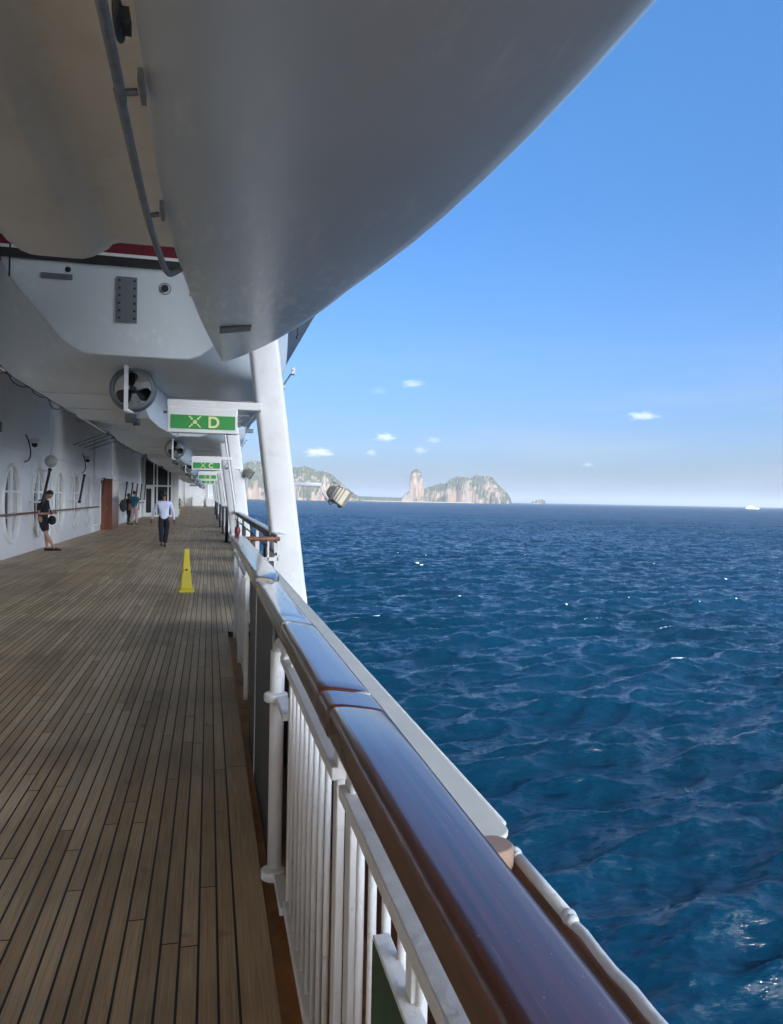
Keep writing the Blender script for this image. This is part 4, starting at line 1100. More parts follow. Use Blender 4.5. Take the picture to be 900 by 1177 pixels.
def floodlight(name_lab, loc, sc):
    t = thing('floodlight', name_lab, 'floodlight', loc)
    m = MB(); m.tube([(-0.65 * sc, 0.1, 0.10), (-0.05 * sc, 0, 0.09)], 0.032, 8); m.tube([(-0.08 * sc, 0, 0.09), (0.06 * sc, -0.02, -0.2 * sc)], 0.016, 8); m.build('arm', MAT['white_worn'], t)
    rot = Matrix.Rotation(R(32), 3, 'Y')
    c = Vector((0.26 * sc, 0, -0.04))
    m = MB()
    secs = []
    for (x, a) in ((-0.2, 0.09), (-0.12, 0.16), (0.14, 0.2), (0.18, 0.2)):
        secs.append([c + rot @ Vector((x * sc, yy * a * sc, zz * a * sc)) for yy, zz in ((-1, -0.8), (1, -0.8), (1, 0.8), (-1, 0.8))])
    m.loft(secs, cap=(True, True), smooth=False); m.build('housing', MAT['lamp_case'], t, bevel=0.012)
    m = MB(); m.box(c + rot @ Vector((0.183 * sc, 0, 0)), (0.012, 0.34 * sc, 0.27 * sc), rot); m.build('lens', MAT['glass_dark'], t)
    m = MB()
    for ya, za, yb, zb in ((-.2, -.16, .2, -.16), (-.2, .16, .2, .16), (-.2, -.16, -.2, .16), (.2, -.16, .2, .16)):
        m.bar(c + rot @ Vector((0.19 * sc, ya * sc, za * sc)), c + rot @ Vector((0.19 * sc, yb * sc, zb * sc)), 0.035, 0.035)
    for x in (-0.06, 0.0, 0.06): m.box(c + rot @ Vector((x * sc, 0, 0)), (0.012, 0.40 * sc, 0.33 * sc), rot)
    m.build('rim', MAT['dark_grey'], t)
    m = MB(); m.bar(c + rot @ Vector((-0.2 * sc, 0.05, 0.17 * sc)), c + rot @ Vector((0.1 * sc, 0.0, 0.19 * sc)), 0.05, 0.02); m.tube([c + rot @ Vector((-0.1 * sc, -0.2 * sc, 0.12 * sc)), c + rot @ Vector((-0.1 * sc, -0.2 * sc, -0.22 * sc))], 0.014, 6); m.sphere(c + rot @ Vector((-0.02, -0.02, -0.2 * sc)), 0.05 * sc, 8, 6); m.build('yoke', MAT['grey_metal'], t)
floodlight('cream floodlight on a white arm sticking out past the nearest davit post', (1.57, 10.7, 1.70), 0.72)
floodlight('smaller pale floodlight on the second davit post', (1.0, 25.1, 2.42), 0.8)

# ------------------------------------------------------------------ lifeboats
# near twin-hulled tender
td = thing('tender_boat', 'nearest white twin hulled boat hanging overhead seen from below', 'lifeboat', (0, 0, 0))
keel = [(-7.0, -0.25), (2.7, -0.27), (3.4, -0.273), (4.43, -0.282), (5.14, -0.262), (6.0, -0.215), (7.5, -0.10), (8.7, 0.02), (9.5, 0.10), (9.82, 0.125)]
outb = [(-7.0, 1.66), (2.5, 1.675), (3.65, 1.665), (5.15, 1.55), (6.58, 1.315), (7.6, 1.10), (8.5, 0.82), (9.15, 0.56), (9.55, 0.36), (9.82, 0.19)]
def interp(tab, y): return float(np.interp(y, [p[0] for p in tab], [p[1] for p in tab]))
def smooth_tab(tab):
    P = crom([(a, b, 0) for a, b in tab], 8); return [(p.x, p.y) for p in P]
keel_s, outb_s = smooth_tab(keel), smooth_tab(outb)
def demi(mir=None):
    secs = []
    ys = list(np.linspace(-7, 6, 24)) + list(np.linspace(6.2, 9.0, 18)) + list(np.linspace(9.1, 9.82, 12))
    for y in ys:
        k, o_ = interp(keel_s, y), interp(outb_s, y)
        rise = max(0, (y - 8.2) / 1.62) ** 2 * 0.06
        zk = 3.25 + rise * 0.5
        w = max(o_ - k, 0.02)
        zb = zk + 0.26 * min(1, w / 1.4)
        bot = [(k - 0.03, 5.6), (k - 0.03, 4.6), (k - 0.025, 3.9), (k - 0.015, zk + 0.10), (k, zk + 0.02), (k + 0.03 * min(1, w), zk)]
        bot += [(k + w * u, zk + (zb - zk) * (0.55 * u + 0.45 * u ** 4) ) for u in (0.15, 0.3, 0.45, 0.6, 0.72, 0.82, 0.9, 0.95)]
        bot += [(o_ - 0.003, zb + 0.06), (o_ + 0.012, zb + 0.18), (o_ + 0.02, zb + 0.5), (o_ - 0.02, 4.8), (o_ - 0.08, 5.6)]
        if mir is not None: bot = [(2 * mir - x, z) for x, z in bot]
        secs.append([(x, y, z) for x, z in bot])
    m = MB(); m.loft(secs, closed=True, cap=(True, True))
    return m
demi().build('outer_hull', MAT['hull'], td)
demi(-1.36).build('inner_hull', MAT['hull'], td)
# bridging deck and nacelle between the hulls
secs = []
for y, zr, zn, e in ((-7, 3.93, 3.70, 1), (2, 3.93, 3.70, 1), (5, 3.93, 3.70, 1), (6.6, 3.92, 3.70, 1), (7.2, 3.912, 3.715, .97), (7.45, 3.912, 3.73, .95), (7.52, 3.93, 3.76, .92), (7.56, 4.1, 3.95, .9), (7.6, 5.2, 5.2, .9)):
    c = -1.36
    half = [(0.14, zn), (0.22, zn + 0.004), (0.30, zn + 0.03), (0.42, zr - 0.07), (0.46, zr - 0.02), (0.52, zr), (0.9, zr + 0.002), (1.15, zr + 0.01)]
    secs.append([(c - x, y, z) for x, z in reversed(half)] + [(c + x, y, z) for x, z in half])
m = MB(); m.loft(secs, closed=False, smooth=True)
m.build('bridge_deck', MAT['underside'], td)
# keel guard pipe on stand-offs
m = MB(); m.tube(crom([(-0.36, -4, 3.2), (-0.364, 2.66, 3.2), (-0.372, 3.3, 3.2), (-0.367, 4.65, 3.2), (-0.335, 5.5, 3.2), (-0.315, 5.78, 3.21), (-0.285, 5.84, 3.22), (-0.225, 5.87, 3.27)], 6), 0.021, 12); m.build('guard_pipe', MAT['grey_metal'], td)
for y in (-1.5, 1.1, 3.25, 4.62):
    x = -0.368
    m = MB(); m.tube([(x, y, 3.2), (-0.30, y, 3.215)], 0.015, 8); m.box((-0.285, y, 3.235), (0.02, 0.20, 0.05)); m.build('standoff', MAT['grey_metal'], td)
m = MB(); m.tube([(-0.34, 2.93 + 0.09 * math.cos(a), 3.30 + 0.045 * math.sin(a)) for a in [2 * math.pi * k / 16 for k in range(16)]], 0.014, 8, closed=True); m.box((-0.315, 2.93, 3.30), (0.03, 0.1, 0.05)); m.build('lifting_eye', MAT['dark_grey'], td)
m = MB(); m.box((0.232, 7.84, 3.276), (0.31, 0.26, 0.014), Matrix.Rotation(R(-9), 3, 'Y')); m.build('hull_plate', MAT['dark_grey'], td, bevel=0.004)
m = MB(); m.box((-1.36, 0, 5.7), (5.6, 15.0, 0.2)); m.build('deckhouse_floor', MAT['hull'], td)

# covered lifeboats ahead of it
def make_lifeboat(label):
    t = thing('lifeboat', label, 'lifeboat', (-1.0, 11.3, 0), group='covered white lifeboats hanging in a row')
    tr = [(0.0, 3.525), (0.45, 3.525), (0.70, 3.53), (0.86, 3.60), (1.00, 3.70), (1.18, 3.90), (1.36, 4.12), (1.56, 4.36), (1.70, 4.56), (1.765, 4.72), (1.78, 4.84), (1.78, 5.0)]
    mid = [(0.0, 3.30), (1.0, 3.33), (1.75, 3.36), (1.98, 3.40), (2.10, 3.47), (2.18, 3.57), (2.22, 3.70), (2.24, 3.9), (2.25, 4.2), (2.26, 4.5), (2.27, 4.8), (2.27, 5.0)]
    def sec(y, f, sx=1.0, lift=0.0):
        pr = []
        for a, b in zip(tr, mid):
            x = a[0] + (b[0] - a[0]) * f; z = a[1] + (b[1] - a[1]) * f
            z = z + lift * (1 - (z - 3.3) / 1.7)
            pr.append((x * sx, z))
        return [(-x, y, z) for x, z in reversed(pr)] + [(x, y, z) for x, z in pr[1:]]
    sts = [(0, 0, 1, 0), (0.15, 0.06, 1, 0), (0.5, 0.42, 1, 0), (0.95, 0.8, 1, 0), (1.5, 0.97, 1, 0), (2.2, 1, 1, 0), (4, 1, 1.0, 0), (6.5, 1, 1.0, 0), (8.5, 1, 0.98, 0.02), (10, 1, 0.88, 0.10), (11.2, 1, 0.68, 0.28), (12.0, 1, 0.46, 0.5), (12.6, 1, 0.22, 0.8), (12.85, 1, 0.06, 1.0)]
    S = [sec(*s) for s in sts]
    m = MB(); m.loft(S, closed=False, smooth=True)
    hull = m.build('hull', MAT['hull'], t)
    # transom, a separate closing face with a soft edge
    s0 = S[0]; cx, cz = 0, 4.3
    m = MB()
    m.loft([[(x * 1.0, 0.0, z) for x, _, z in s0], [(x * 0.992, -0.02, cz + (z - cz) * 0.992) for x, _, z in s0], [(x * 0.975, -0.028, cz + (z - cz) * 0.978) for x, _, z in s0]], closed=False)
    last = [(x * 0.975, -0.028, cz + (z - cz) * 0.978) for x, _, z in s0]
    m.add(last, [tuple(range(len(last)))], 0, False)
    m.build('transom', MAT['hull'], t)
    def band(z0, z1, out, mat, name):
        secs = []
        for (y, f, sx, l) in sts:
            hw = (1.78 + (2.27 - 1.78) * f) * sx + out
            secs.append((hw, y))
        ring0 = [(-h, y) for h, y in reversed(secs)] + [(-secs[0][0], -0.03 - out), (secs[0][0], -0.03 - out)] + [(h, y) for h, y in secs]
        m = MB(); m.loft([[(x, y, z0) for x, y in ring0], [(x, y, z1) for x, y in ring0]], closed=False, smooth=False)
        # thickness
        m.add([(x, y, z0) for x, y in ring0], [tuple(range(len(ring0)))]); m.add([(x, y, z1) for x, y in ring0], [tuple(range(len(ring0)))])
        return m.build(name, mat, t)
    band(4.77, 4.885, 0.05, MAT['dark'], 'rub_rail')
    band(4.888, 4.935, 0.03, MAT['white'], 'gunwale')
    band(4.938, 5.38, 0.0, MAT['red'], 'red_band')
    m = MB()
    cs = []
    for y, w, h in ((-0.02, 1.7, 5.40), (0.0, 1.65, 6.0), (1.2, 1.9, 6.6), (4, 2.1, 6.9), (9, 1.9, 6.8), (11.5, 1.0, 6.2), (12.6, 0.25, 5.5)):
        cs.append([(-w, y, 5.385), (-w, y, 5.385 + (h - 5.385) * 0.6), (-w * 0.6, y, h), (w * 0.6, y, h), (w, y, 5.385 + (h - 5.385) * 0.6), (w, y, 5.385)])
    m.loft(cs, closed=False, cap=(True, True)); m.build('canopy', MAT['hull'], t)
    # fittings on the transom
    m = MB(); m.box((-0.148, -0.045, 4.31), (0.27, 0.03, 0.63)); pl = m.build('bolted_plate', MAT['plate'], t, bevel=0.006)
    m = MB()
    for k in range(6):
        for sx in (-0.1, 0.1): m.lathe((-0.148 + sx, -0.062, 4.05 + 0.104 * k), [(0.018, 0.0), (0.018, 0.008), (0.012, 0.014)], 8, axis='Y')
    m.build('bolt', MAT['dark'], pl)
    m = MB(); m.lathe((0.355, -0.05, 4.505), [(0.075, 0.01), (0.085, 0.02), (0.08, 0.035), (0.05, 0.03), (0.045, 0.012)], 18, axis='Y', cap=False); m.build('socket_ring', MAT['plate'], t)
    m = MB(); m.lathe((0.355, -0.068, 4.505), [(0.05, 0.0), (0.045, 0.012)], 14, axis='Y'); m.build('socket', MAT['dark'], t)
    m = MB(); m.box((-1.06, -0.04, 4.56), (0.40, 0.02, 0.075)); m.build('name_plate', MAT['plate'], t, bevel=0.004)
    m = MB(); m.lathe((-0.92, -0.045, 4.665), [(0.02, 0.0), (0.04, 0.01), (0.035, 0.02)], 12, axis='Y'); m.build('drain', MAT['dark'], t)
    m = MB(); m.tube([(-1.64, -0.06, 5.0), (-1.645, -0.06, 4.8), (-1.65, -0.06, 4.5)], 0.012, 6); m.build('painter', MAT['dark'], t)
    m = MB(); m.box((0.75, -0.04, 4.46), (0.12, 0.02, 0.06)); m.build('small_plate', MAT['plate'], t)
    # skeg, nozzle, propeller, rudder
    m = MB()
    ks = []
    for y, w, zb in ((1.05, 0.04, 2.93), (1.25, 0.10, 2.80), (1.9, 0.20, 2.73), (2.8, 0.29, 2.73), (4.5, 0.32, 2.80), (7, 0.30, 2.95), (10, 0.2, 3.2), (11.2, 0.05, 3.5)):
        ks.append([(-w - 0.05, y, 3.55), (-w, y, zb + 0.10), (-w + 0.02 * min(1, w / 0.1), y, zb), (w - 0.02 * min(1, w / 0.1), y, zb), (w, y, zb + 0.10), (w + 0.05, y, 3.55)])
    m.loft(ks, closed=False, smooth=False, cap=(True, False))
    sk = m.build('skeg', MAT['hull'], t, bevel=0.0)
    for p in sk.data.polygons: pass
    m = MB(); m.lathe((-0.115, 0.62, 3.155), [(0.265, -0.16), (0.285, -0.17), (0.315, -0.14), (0.335, 0.0), (0.31, 0.16), (0.285, 0.165), (0.270, 0.1), (0.262, -0.05), (0.265, -0.16)], 36, axis='Y', cap=False); m.build('nozzle', MAT['plate'], t)
    pr = MB()
    pr.lathe((-0.115, 0.62, 3.155), [(0.02, -0.12), (0.045, -0.08), (0.055, 0.0), (0.05, 0.1), (0.03, 0.14)], 14, axis='Y')
    for k in range(3):
        a0 = R(100) + k * 2 * math.pi / 3
        secs = []
        for r, hw in ((0.04, 0.30), (0.10, 0.62), (0.16, 0.66), (0.21, 0.60), (0.245, 0.42), (0.255, 0.15)):
            row = []
            for s in (-1, -0.5, 0, 0.5, 1):
                a = a0 + s * hw * (0.9 if r > 0.08 else 1.0)
                row.append(Vector((-0.115 + r * math.cos(a), 0.62 + s * 0.06 * (0.26 - r + 0.12) / 0.2, 3.155 + r * math.sin(a))))
            secs.append(row)
        back = [[p + Vector((0, 0.012, 0)) for p in row] for row in secs]
        full = [row + bk[::-1] for row, bk in zip(secs, back)]
        pr.loft(full, closed=True, cap=(True, True))
    pr.build('propeller', MAT['dark'], t)
    m = MB(); m.box((-0.185, 0.36, 3.14), (0.055, 0.07, 0.66)); m.tube([(-0.19, 0.36, 2.83), (-0.115, 0.55, 2.80)], 0.03, 8); m.tube([(-0.17, 0.36, 3.45), (-0.1, 0.55, 3.50)], 0.025, 8); m.build('rudder_post', MAT['white_worn'], t)
    m = MB(); m.lathe((-0.115, 0.5, 3.46), [(0.10, 0), (0.10, 0.08)], 12); m.build('rudder_cap', MAT['dark_grey'], t)
    m = MB(); m.box((-0.13, 0.5, 2.72), (0.14, 0.2, 0.12)); m.lathe((-0.05, 0.5, 2.62), [(0.05, 0), (0.05, 0.1)], 10); m.tube([(-0.13, 0.5, 2.72), (-0.06, 0.5, 2.62)], 0.02, 6); m.build('rudder_bearing', MAT['dark_grey'], t)
    # lifeline looped along the inboard side, and the rails it hangs from
    m = MB()
    lr = random.Random(9)
    for k in range(6):
        ya, yb = 0.9 + k * 1.65, 2.55 + k * 1.65
        dz = lr.uniform(0.06, 0.16)
        m.tube(crom([(-2.27, ya, 3.60), (-2.31, ya + 0.4, 3.60 - dz * 0.8), (-2.32, (ya + yb) / 2, 3.60 - dz), (-2.31, yb - 0.4, 3.60 - dz * 0.8), (-2.27, yb, 3.60)], 4), 0.011, 6)
    m.build('lifeline', MAT['dark'], t)
    for sx in (-1, 1):
        m = MB(); m.tube([(sx * 2.27, 0.8, 3.62), (sx * 2.27, 9.0, 3.64)], 0.016, 8)
        for k in range(6): m.box((sx * 2.265, 0.9 + k * 1.65, 3.60), (0.05, 0.16, 0.09))
        m.build('side_rail', MAT['dark_grey'] if sx < 0 else MAT['white_worn'], t)
    m = MB(); m.tube([(2.28, 0.55, 4.4), (2.29, 0.55, 4.12), (2.27, 0.55, 4.05)], 0.012, 6); m.build('mooring_rope', MAT['dark'], t)
    for k in range(4):
        m = MB(); m.box((0.0, 2.6 + k * 2.4, 3.335 - 0.035), (3.6, 0.03, 0.02)); m.build('seam_strip', MAT['underside'], t)
    return t
lb = make_lifeboat('covered white lifeboat with red band and propeller just past the nearest boat')
for i in range(1, 7):
    c = copy_tree(lb)
    c.location.y = 11.3 + SP * i
    c['label'] = ['', 'second covered lifeboat in the row, past the first station sign', 'third covered lifeboat in the row', 'fourth covered lifeboat in the row', 'fifth covered lifeboat in the row', 'sixth covered lifeboat in the row', 'farthest covered lifeboat toward the bow'][i]

# pipes and struts between the boats and the wall
t = thing('overhead_pipework', 'dark ropes and thin pipes strung beside the wall under the lifeboats', 'pipework')
m = MB()
for y, dz in ((26.4, 0.0), (27.5, .02), (28.7, .04), (30.2, .05)): m.tube([(WX, y + 3, 3.36 + dz), (-3.25, y, 3.62 + dz)], 0.018, 6)
m.build('strut', MAT['grey_metal'], t)
m = MB(); m.tube([(-3.5, -2, 3.72), (-3.5, 110, 3.72)], 0.035, 8); m.build('pipe', MAT['grey_metal'], t)

# ------------------------------------------------------------------ wet floor cone
cn = thing('wet_floor_cone', 'tall four sided yellow caution cone standing on the planks', 'caution cone', (-0.352, 13.25, 0), R(4))
m = MB()
secs = []
for z, w in ((0.06, 0.105), (0.062, 0.100), (0.25, 0.078), (0.29, 0.076), (0.30, 0.071), (0.50, 0.053), (0.52, 0.054), (0.54, 0.050), (0.69, 0.040), (0.715, 0.034)):
    secs.append([(w * sx * 1.0 if abs(sx) == 1 else w * sx, w * sy, z) for sx, sy in ((-1, -0.8), (-0.8, -1), (0.8, -1), (1, -0.8), (1, 0.8), (0.8, 1), (-0.8, 1), (-1, 0.8))])
m.loft(secs, cap=(True, True), smooth=False); m.build('body', MAT['yellow'], cn, bevel=0.003)
m = MB(); m.loft([[(w * sx, w * sy, z) for sx, sy in ((-1, -0.75), (-0.75, -1), (0.75, -1), (1, -0.75), (1, 0.75), (0.75, 1), (-0.75, 1), (-1, 0.75))] for z, w in ((0.0, 0.138), (0.03, 0.135), (0.05, 0.115), (0.062, 0.10))], cap=(True, True), smooth=False); m.build('base', MAT['yellow'], cn, bevel=0.003)
text_mesh('lettering', 'CAUTION', 0.021, 0.001, MAT['black_mark'], cn, (0, -0.0545, 0.455), (R(90 - 5.2), 0, 0))
m = MB(); m.add([(-0.03, -0.0515, 0.478), (0.03, -0.0515, 0.478), (0.012, -0.049, 0.498), (-0.012, -0.049, 0.498)], [(0, 1, 2, 3)]); m.box((0, -0.066, 0.36), (0.035, 0.002, 0.05), Matrix.Rotation(R(5), 3, 'X')); m.build('symbol', MAT['black_mark'], cn)

# ------------------------------------------------------------------ people
def skin_obj(name, chains, mat, parent, levels=2):
    """one continuous skinned mesh: chains of ((x,y,z), radius); the first vertex of a chain may be an index into earlier vertices"""
    me = bpy.data.meshes.new(name)
    bm = bmesh.new()
    lay = bm.verts.layers.skin.verify()
    vs = []
    key = {}
    for ch in chains:
        prev = None
        for (p, r) in ch:
            k = tuple(round(c, 4) for c in p)
            if k in key: v = key[k]
            else:
                v = bm.verts.new(p); key[k] = v
                rr = r if isinstance(r, tuple) else (r, r)
                v[lay].radius = rr
                if not vs: v[lay].use_root = True
                vs.append(v)
            if prev is not None and prev is not v:
                try: bm.edges.new((prev, v))
                except ValueError: pass
            prev = v
    bm.to_mesh(me); bm.free()
    for p in me.polygons: p.use_smooth = True
    me.materials.append(mat)
    o = bpy.data.objects.new(name, me); col.objects.link(o); o.parent = parent
    s = o.modifiers.new('skin', 'SKIN'); s.use_smooth_shade = True
    ss = o.modifiers.new('sub', 'SUBSURF'); ss.levels = levels; ss.render_levels = levels
    return o

def person(label, loc, rz, J, mats, bag=None, group=None, shorts=False, sleeve='short', look=0.0):
    """J: joints in local space, the person facing -Y. skin / shirt / trousers / hair / shoe materials."""
    t = thing('person', label, 'person', loc, rz, group)
    V = Vector
    pel = V(J.get('pelvis', (0, 0, 0.92)))
    chest = V(J.get('chest', (0, 0.0, 1.30)))
    waist = (pel * 0.55 + chest * 0.45)
    neck = V(J.get('neck', (0, 0.0, 1.46)))
    head = V(J.get('head', (0, -0.02, 1.60)))
    body = [[(pel, (0.14, 0.11)), (waist, (0.12, 0.09)), (chest, (0.125, 0.085)), (neck, 0.052), (head, (0.07, 0.085)), (head + (head - neck) * 0.55, (0.06, 0.07))]]
    sh, tr, shoes, hands = [[(pel - V((0, 0, 0.10)), (0.165, 0.135)), (pel + V((0, 0, 0.02)), (0.168, 0.135)), (waist, (0.16, 0.128)), (chest, (0.18, 0.135)), (neck - V((0, 0, 0.06)), 0.10), (neck - V((0, 0, 0.015)), 0.066)]], [[(pel + V((0, 0, 0.14)), (0.15, 0.122)), (pel + V((0, 0, 0.06)), (0.158, 0.128)), (pel - V((0, 0, 0.03)), (0.16, 0.13))]], [], []
    for s in ('l', 'r'):
        sg = -1 if s == 'l' else 1
        shd = V(J.get('sh_' + s, chest + V((sg * 0.19, 0, 0.09))))
        elb = V(J['el_' + s]); wr = V(J['wr_' + s])
        body.append([(chest, (0.125, 0.085)), (shd, 0.05), ((shd + elb) / 2, 0.047), (elb, 0.038), ((elb + wr) / 2 , 0.036), (wr, 0.026)])
        d = (wr - elb).normalized()
        side = d.cross(V((0, 0, 1)) if abs(d.z) < 0.8 else V((0, 1, 0))).normalized()
        up = side.cross(d)
        palm = wr + d * 0.055
        body.append([(wr, 0.026), (palm, (0.034, 0.018))])
        for k in range(4):
            o_ = side * (0.027 - 0.018 * k)
            l = (0.036, 0.042, 0.040, 0.032)[k]
            a = palm + d * 0.03 + o_; b_ = a + d * l - up * 0.012; c_ = b_ + d * l * 0.6 - up * 0.024
            body.append([(palm, (0.034, 0.018)), (a, 0.0095), (b_, 0.009), (c_, 0.0075)])
        a = wr + d * 0.035 + side * 0.036; body.append([(wr + d * 0.0, 0.026), (a, 0.012), (a + d * 0.035 + side * 0.012 - up * 0.01, 0.0095)])
        hip = V(J.get('hip_' + s, pel + V((sg * 0.095, 0, -0.03))))
        kn = V(J['kn_' + s]); an = V(J['an_' + s])
        body.append([(pel, (0.14, 0.11)), (hip, 0.10), ((hip + kn) / 2, 0.078), (kn, 0.055), (kn * 0.6 + an * 0.4, 0.056), (an, 0.036)])
        tdir = V(J.get('toe_' + s, an + V((0, -0.16, -0.05)))) 
        body.append([(an, 0.036), (an + (tdir - an) * 0.35 + V((0, 0, -0.02)), 0.03)])
        if sleeve == 'long':
            sh.append([(chest, (0.18, 0.135)), (shd, 0.076), ((shd + elb) / 2, 0.062), (elb, 0.052), ((elb + wr) / 2, 0.047), (wr, 0.040)])
        else:
            sh.append([(chest, (0.18, 0.135)), (shd, 0.082), (shd * 0.45 + elb * 0.55, 0.066), (shd * 0.25 + elb * 0.75, 0.064)])
        end = kn + (hip - kn) * 0.08 if shorts else an + V((0, 0, 0.03))
        if shorts: tr.append([(pel - V((0, 0, 0.03)), (0.16, 0.13)), (hip, 0.118), ((hip + kn) / 2, 0.105), (end, 0.09)])
        else: tr.append([(pel - V((0, 0, 0.03)), (0.16, 0.13)), (hip, 0.115), ((hip + kn) / 2, 0.098), (kn, 0.078), ((kn + end) / 2, 0.072), (end, 0.068)])
        f = (tdir - an); f.z = 0
        m = MB()
        base = V((an.x, an.y, max(an.z - 0.075, 0)))
        fd = f.normalized() if f.length > 0.01 else V((0, -1, 0)); pd = V((-fd.y, fd.x, 0))
        secs = []
        for q, w, h in ((-0.075, 0.03, 0.06), (-0.06, 0.04, 0.085), (0.0, 0.044, 0.10), (0.08, 0.046, 0.075), (0.14, 0.046, 0.055), (0.185, 0.034, 0.042), (0.20, 0.016, 0.03)):
            c = base + fd * q
            secs.append([c + pd * (w * math.cos(a)) + V((0, 0, max(0, h * math.sin(a)) + (0.0 if math.sin(a) >= 0 else 0.0))) for a in [2 * math.pi * k / 12 for k in range(12)]])
        m.loft(secs, cap=(True, True)); m.build('shoe', mats['shoe'], t)
    skin_obj('body', body, mats['skin'], t)
    skin_obj('shirt', sh, mats['shirt'], t); skin_obj('trousers' if not shorts else 'shorts', tr, mats['trousers'], t)
    # face and hair in the head's own frame
    hx = (head - neck).normalized()
    fdir = V((math.sin(look), -math.cos(look), 0)); fdir = (fdir - hx * fdir.dot(hx) * 1.0).normalized()
    fdir = (fdir + V((0, 0, J.get('nod', 0.0)))).normalized(); sd_ = fdir.cross(hx).normalized(); upv = sd_.cross(fdir)
    HM = Matrix((sd_, fdir, upv)).transposed()
    hc = head + upv * 0.035
    m = MB()
    m.sphere((0, 0, 0), (0.078, 0.098, 0.115), 16, 12); m.sphere((0, 0.096, -0.012), (0.013, 0.02, 0.02), 8, 6)
    for sx in (-1, 1): m.sphere((sx * 0.078, 0.0, -0.01), (0.012, 0.024, 0.032), 8, 6)
    m.v = [tuple(hc + HM @ V(v)) for v in m.v]
    m.build('face', mats['skin'], t)
    m = MB()
    for sx in (-1, 1): m.sphere((sx * 0.032, 0.086, 0.012), (0.011, 0.009, 0.007), 8, 6)
    m.box((0, 0.090, -0.052), (0.045, 0.010, 0.008))
    m.v = [tuple(hc + HM @ V(v)) for v in m.v]
    m.build('features', MAT['hair'], t)
    m = MB(); m.sphere((0, -0.018, 0.022), (0.088, 0.100, 0.112), 16, 12)
    keep = []
    m.v = [tuple(hc + HM @ (V(v) if not (v[1] > 0.045 and v[2] < 0.07) else V((v[0] * 0.8, 0.03, v[2])))) for v in m.v]
    m.build('hair', mats['hair'], t)
    return t

SK = dict(skin=MAT['skin'], hair=MAT['hair'])
# leaning on the wall rail, ankles crossed, looking at a phone; faces +X (rz turns -Y towards +X)
person('person in black shorts leaning back on the wall handrail looking at a phone', (-4.46, 22.98, 0), R(78), {
    'pelvis': (0, 0.03, 0.90), 'chest': (0, 0.03, 1.27), 'neck': (0, -0.01, 1.43), 'head': (0.01, -0.10, 1.545), 'nod': -0.55,
    'el_l': (-0.25, 0.05, 1.03), 'wr_l': (-0.10, -0.20, 1.05), 'el_r': (0.25, 0.02, 1.03), 'wr_r': (0.08, -0.22, 1.06),
    'kn_l': (-0.06, -0.08, 0.49), 'an_l': (0.06, -0.26, 0.08), 'kn_r': (0.08, -0.03, 0.48), 'an_r': (-0.01, -0.10, 0.08)},
    dict(SK, shirt=MAT['cloth_black'], trousers=MAT['cloth_black'], shoe=MAT['dark']), shorts=True)
ph = MB(); ph.box((0, 0, 0), (0.012, 0.07, 0.14), Matrix.Rotation(R(-40), 3, 'Y')); o = ph.build('phone', MAT['dark'], bevel=0.004); o.location = (-4.16, 22.92, 1.10)
tag(o, 'dark phone held by the person leaning on the handrail', 'phone')
bgm = MB(); bgm.sphere((0, 0, 0), (0.11, 0.08, 0.13), 14, 10); bgm.tube([(0.0, -0.05, 0.15), (-0.1, -0.02, 0.45), (-0.22, 0.1, 0.62)], 0.016, 6); o = bgm.build('shoulder_bag', MAT['cloth_black']); o.location = (-4.22, 22.80, 0.86)
tag(o, 'round black shoulder bag hanging at the leaning person hip', 'bag')
# man walking away in white shirt
person('person in white long sleeved shirt and dark trousers walking away', (-1.35, 24.67, 0), R(180), {
    'pelvis': (0, 0, 0.93), 'chest': (0, 0.0, 1.31), 'neck': (0, 0.0, 1.47), 'head': (0, -0.02, 1.60),
    'sh_l': (-0.185, 0, 1.37), 'sh_r': (0.185, 0, 1.37), 'el_l': (-0.28, 0.05, 1.11), 'wr_l': (-0.31, -0.03, 0.85), 'el_r': (0.29, -0.02, 1.11), 'wr_r': (0.36, -0.10, 0.86),
    'kn_l': (-0.08, -0.08, 0.50), 'an_l': (-0.03, -0.10, 0.08), 'kn_r': (0.07, 0.03, 0.49), 'an_r': (0.05, 0.20, 0.13)},
    dict(SK, skin=MAT['skin_dark'], shirt=MAT['cloth_white'], trousers=MAT['cloth_navy'], shoe=MAT['dark']), sleeve='long')
person('person in dark clothes with a grey backpack standing by the handrail', (-4.22, 43.4, 0), R(110), {
    'head': (0, -0.02, 1.52), 'neck': (0, 0, 1.39), 'chest': (0, 0, 1.24), 'pelvis': (0, 0, 0.88),
    'el_l': (-0.30, 0.0, 1.05), 'wr_l': (-0.45, -0.05, 1.12), 'el_r': (0.27, 0.05, 1.0), 'wr_r': (0.24, -0.12, 0.82),
    'kn_l': (-0.09, -0.03, 0.47), 'an_l': (-0.10, 0.02, 0.08), 'kn_r': (0.09, -0.04, 0.47), 'an_r': (0.12, -0.02, 0.08)},
    dict(SK, skin=MAT['skin_dark'], shirt=MAT['cloth_brown'], trousers=MAT['cloth_black'], shoe=MAT['dark']))
bk = MB(); bk.sphere((0, 0, 0), (0.19, 0.2, 0.34), 14, 10); o = bk.build('backpack', MAT['bag']); o.location = (-4.45, 43.12, 1.02); tag(o, 'bulky grey backpack on the dark clothed person', 'backpack')
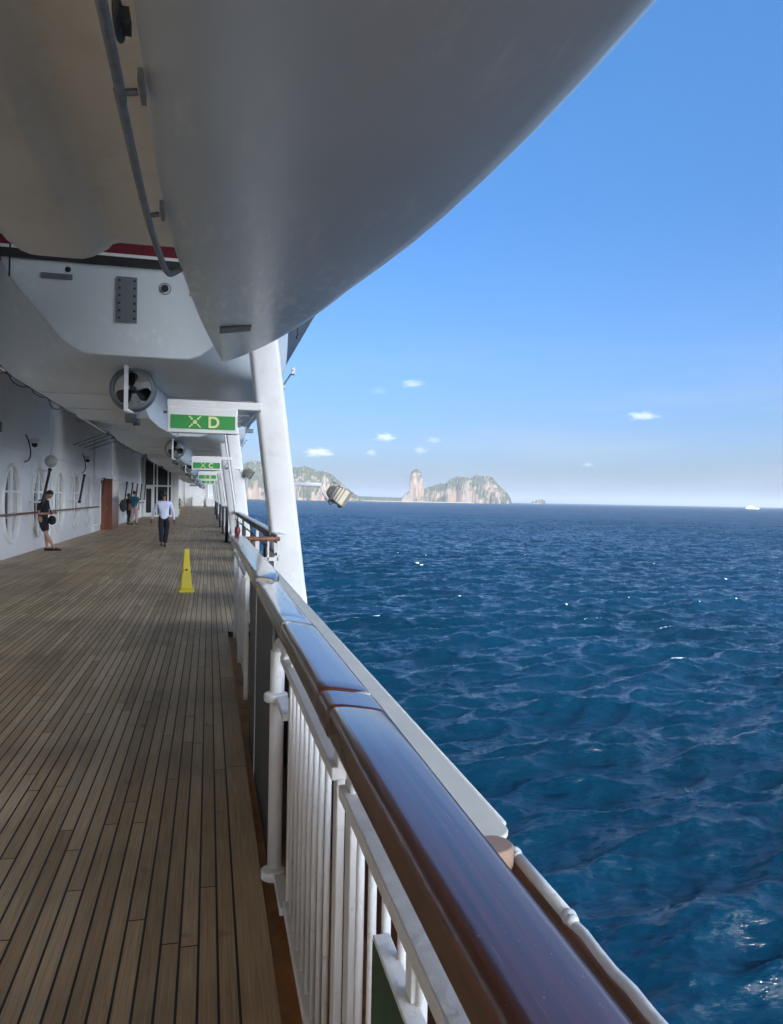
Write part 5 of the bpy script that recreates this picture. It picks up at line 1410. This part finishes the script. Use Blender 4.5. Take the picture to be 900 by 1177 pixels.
person('person in teal shirt and pale trousers standing with back turned', (-3.90, 43.2, 0), R(165), {
    'head': (0.02, -0.05, 1.66), 'neck': (0, 0, 1.52), 'chest': (0, 0, 1.36), 'pelvis': (0, 0, 0.96),
    'el_l': (-0.26, 0.05, 1.12), 'wr_l': (-0.22, -0.08, 0.9), 'el_r': (0.27, 0.06, 1.1), 'wr_r': (0.24, -0.02, 0.86),
    'kn_l': (-0.11, -0.03, 0.5), 'an_l': (-0.14, 0.02, 0.08), 'kn_r': (0.10, -0.04, 0.5), 'an_r': (0.13, -0.0, 0.08)},
    dict(SK, skin=MAT['skin'], shirt=MAT['cloth_teal'], trousers=MAT['cloth_pink'], shoe=MAT['dark']))

# ------------------------------------------------------------------ planted urn of dried foliage by the entrance
pt = thing('potted_plant', 'tall russet and olive foliage arrangement in a pale flower edged planter', 'plant', (-2.75, 65.5, 0))
m = MB(); m.lathe((0, 0, 0), [(0.30, 0), (0.42, 0.05), (0.46, 0.4), (0.5, 0.48), (0.44, 0.5)], 18); m.build('planter', MAT['white'], pt)
rr_ = random.Random(5)
def leaves(n, fn, size, mat, name):
    m = MB()
    for _ in range(n):
        c = fn(); q = Matrix.Rotation(rr_.uniform(0, 6.28), 3, 'Z') @ Matrix.Rotation(rr_.uniform(-1.2, 1.2), 3, 'X')
        s = size * rr_.uniform(0.6, 1.3)
        m.add([c + q @ Vector(p) for p in ((-s * .4, 0, 0), (0, -s, 0.03), (s * .4, 0, 0), (0, s, 0.03))], [(0, 1, 2, 3)])
    m.build(name, mat, pt)
def blob(cx, cz, rx, rz2):
    def f():
        a, r, z = rr_.uniform(0, 6.28), math.sqrt(rr_.random()), rr_.uniform(-1, 1)
        k = math.sqrt(max(0, 1 - z * z))
        return Vector((cx + rx * k * r * math.cos(a), rx * k * r * math.sin(a), cz + rz2 * z))
    return f
leaves(420, blob(-0.05, 1.45, 0.46, 0.42), 0.10, MAT['leaf_brown'], 'russet_foliage')
leaves(420, blob(0.1, 0.95, 0.52, 0.5), 0.10, MAT['leaf_olive'], 'olive_foliage')
leaves(200, blob(0.35, 0.5, 0.5, 0.28), 0.08, MAT['flower'], 'flowers')
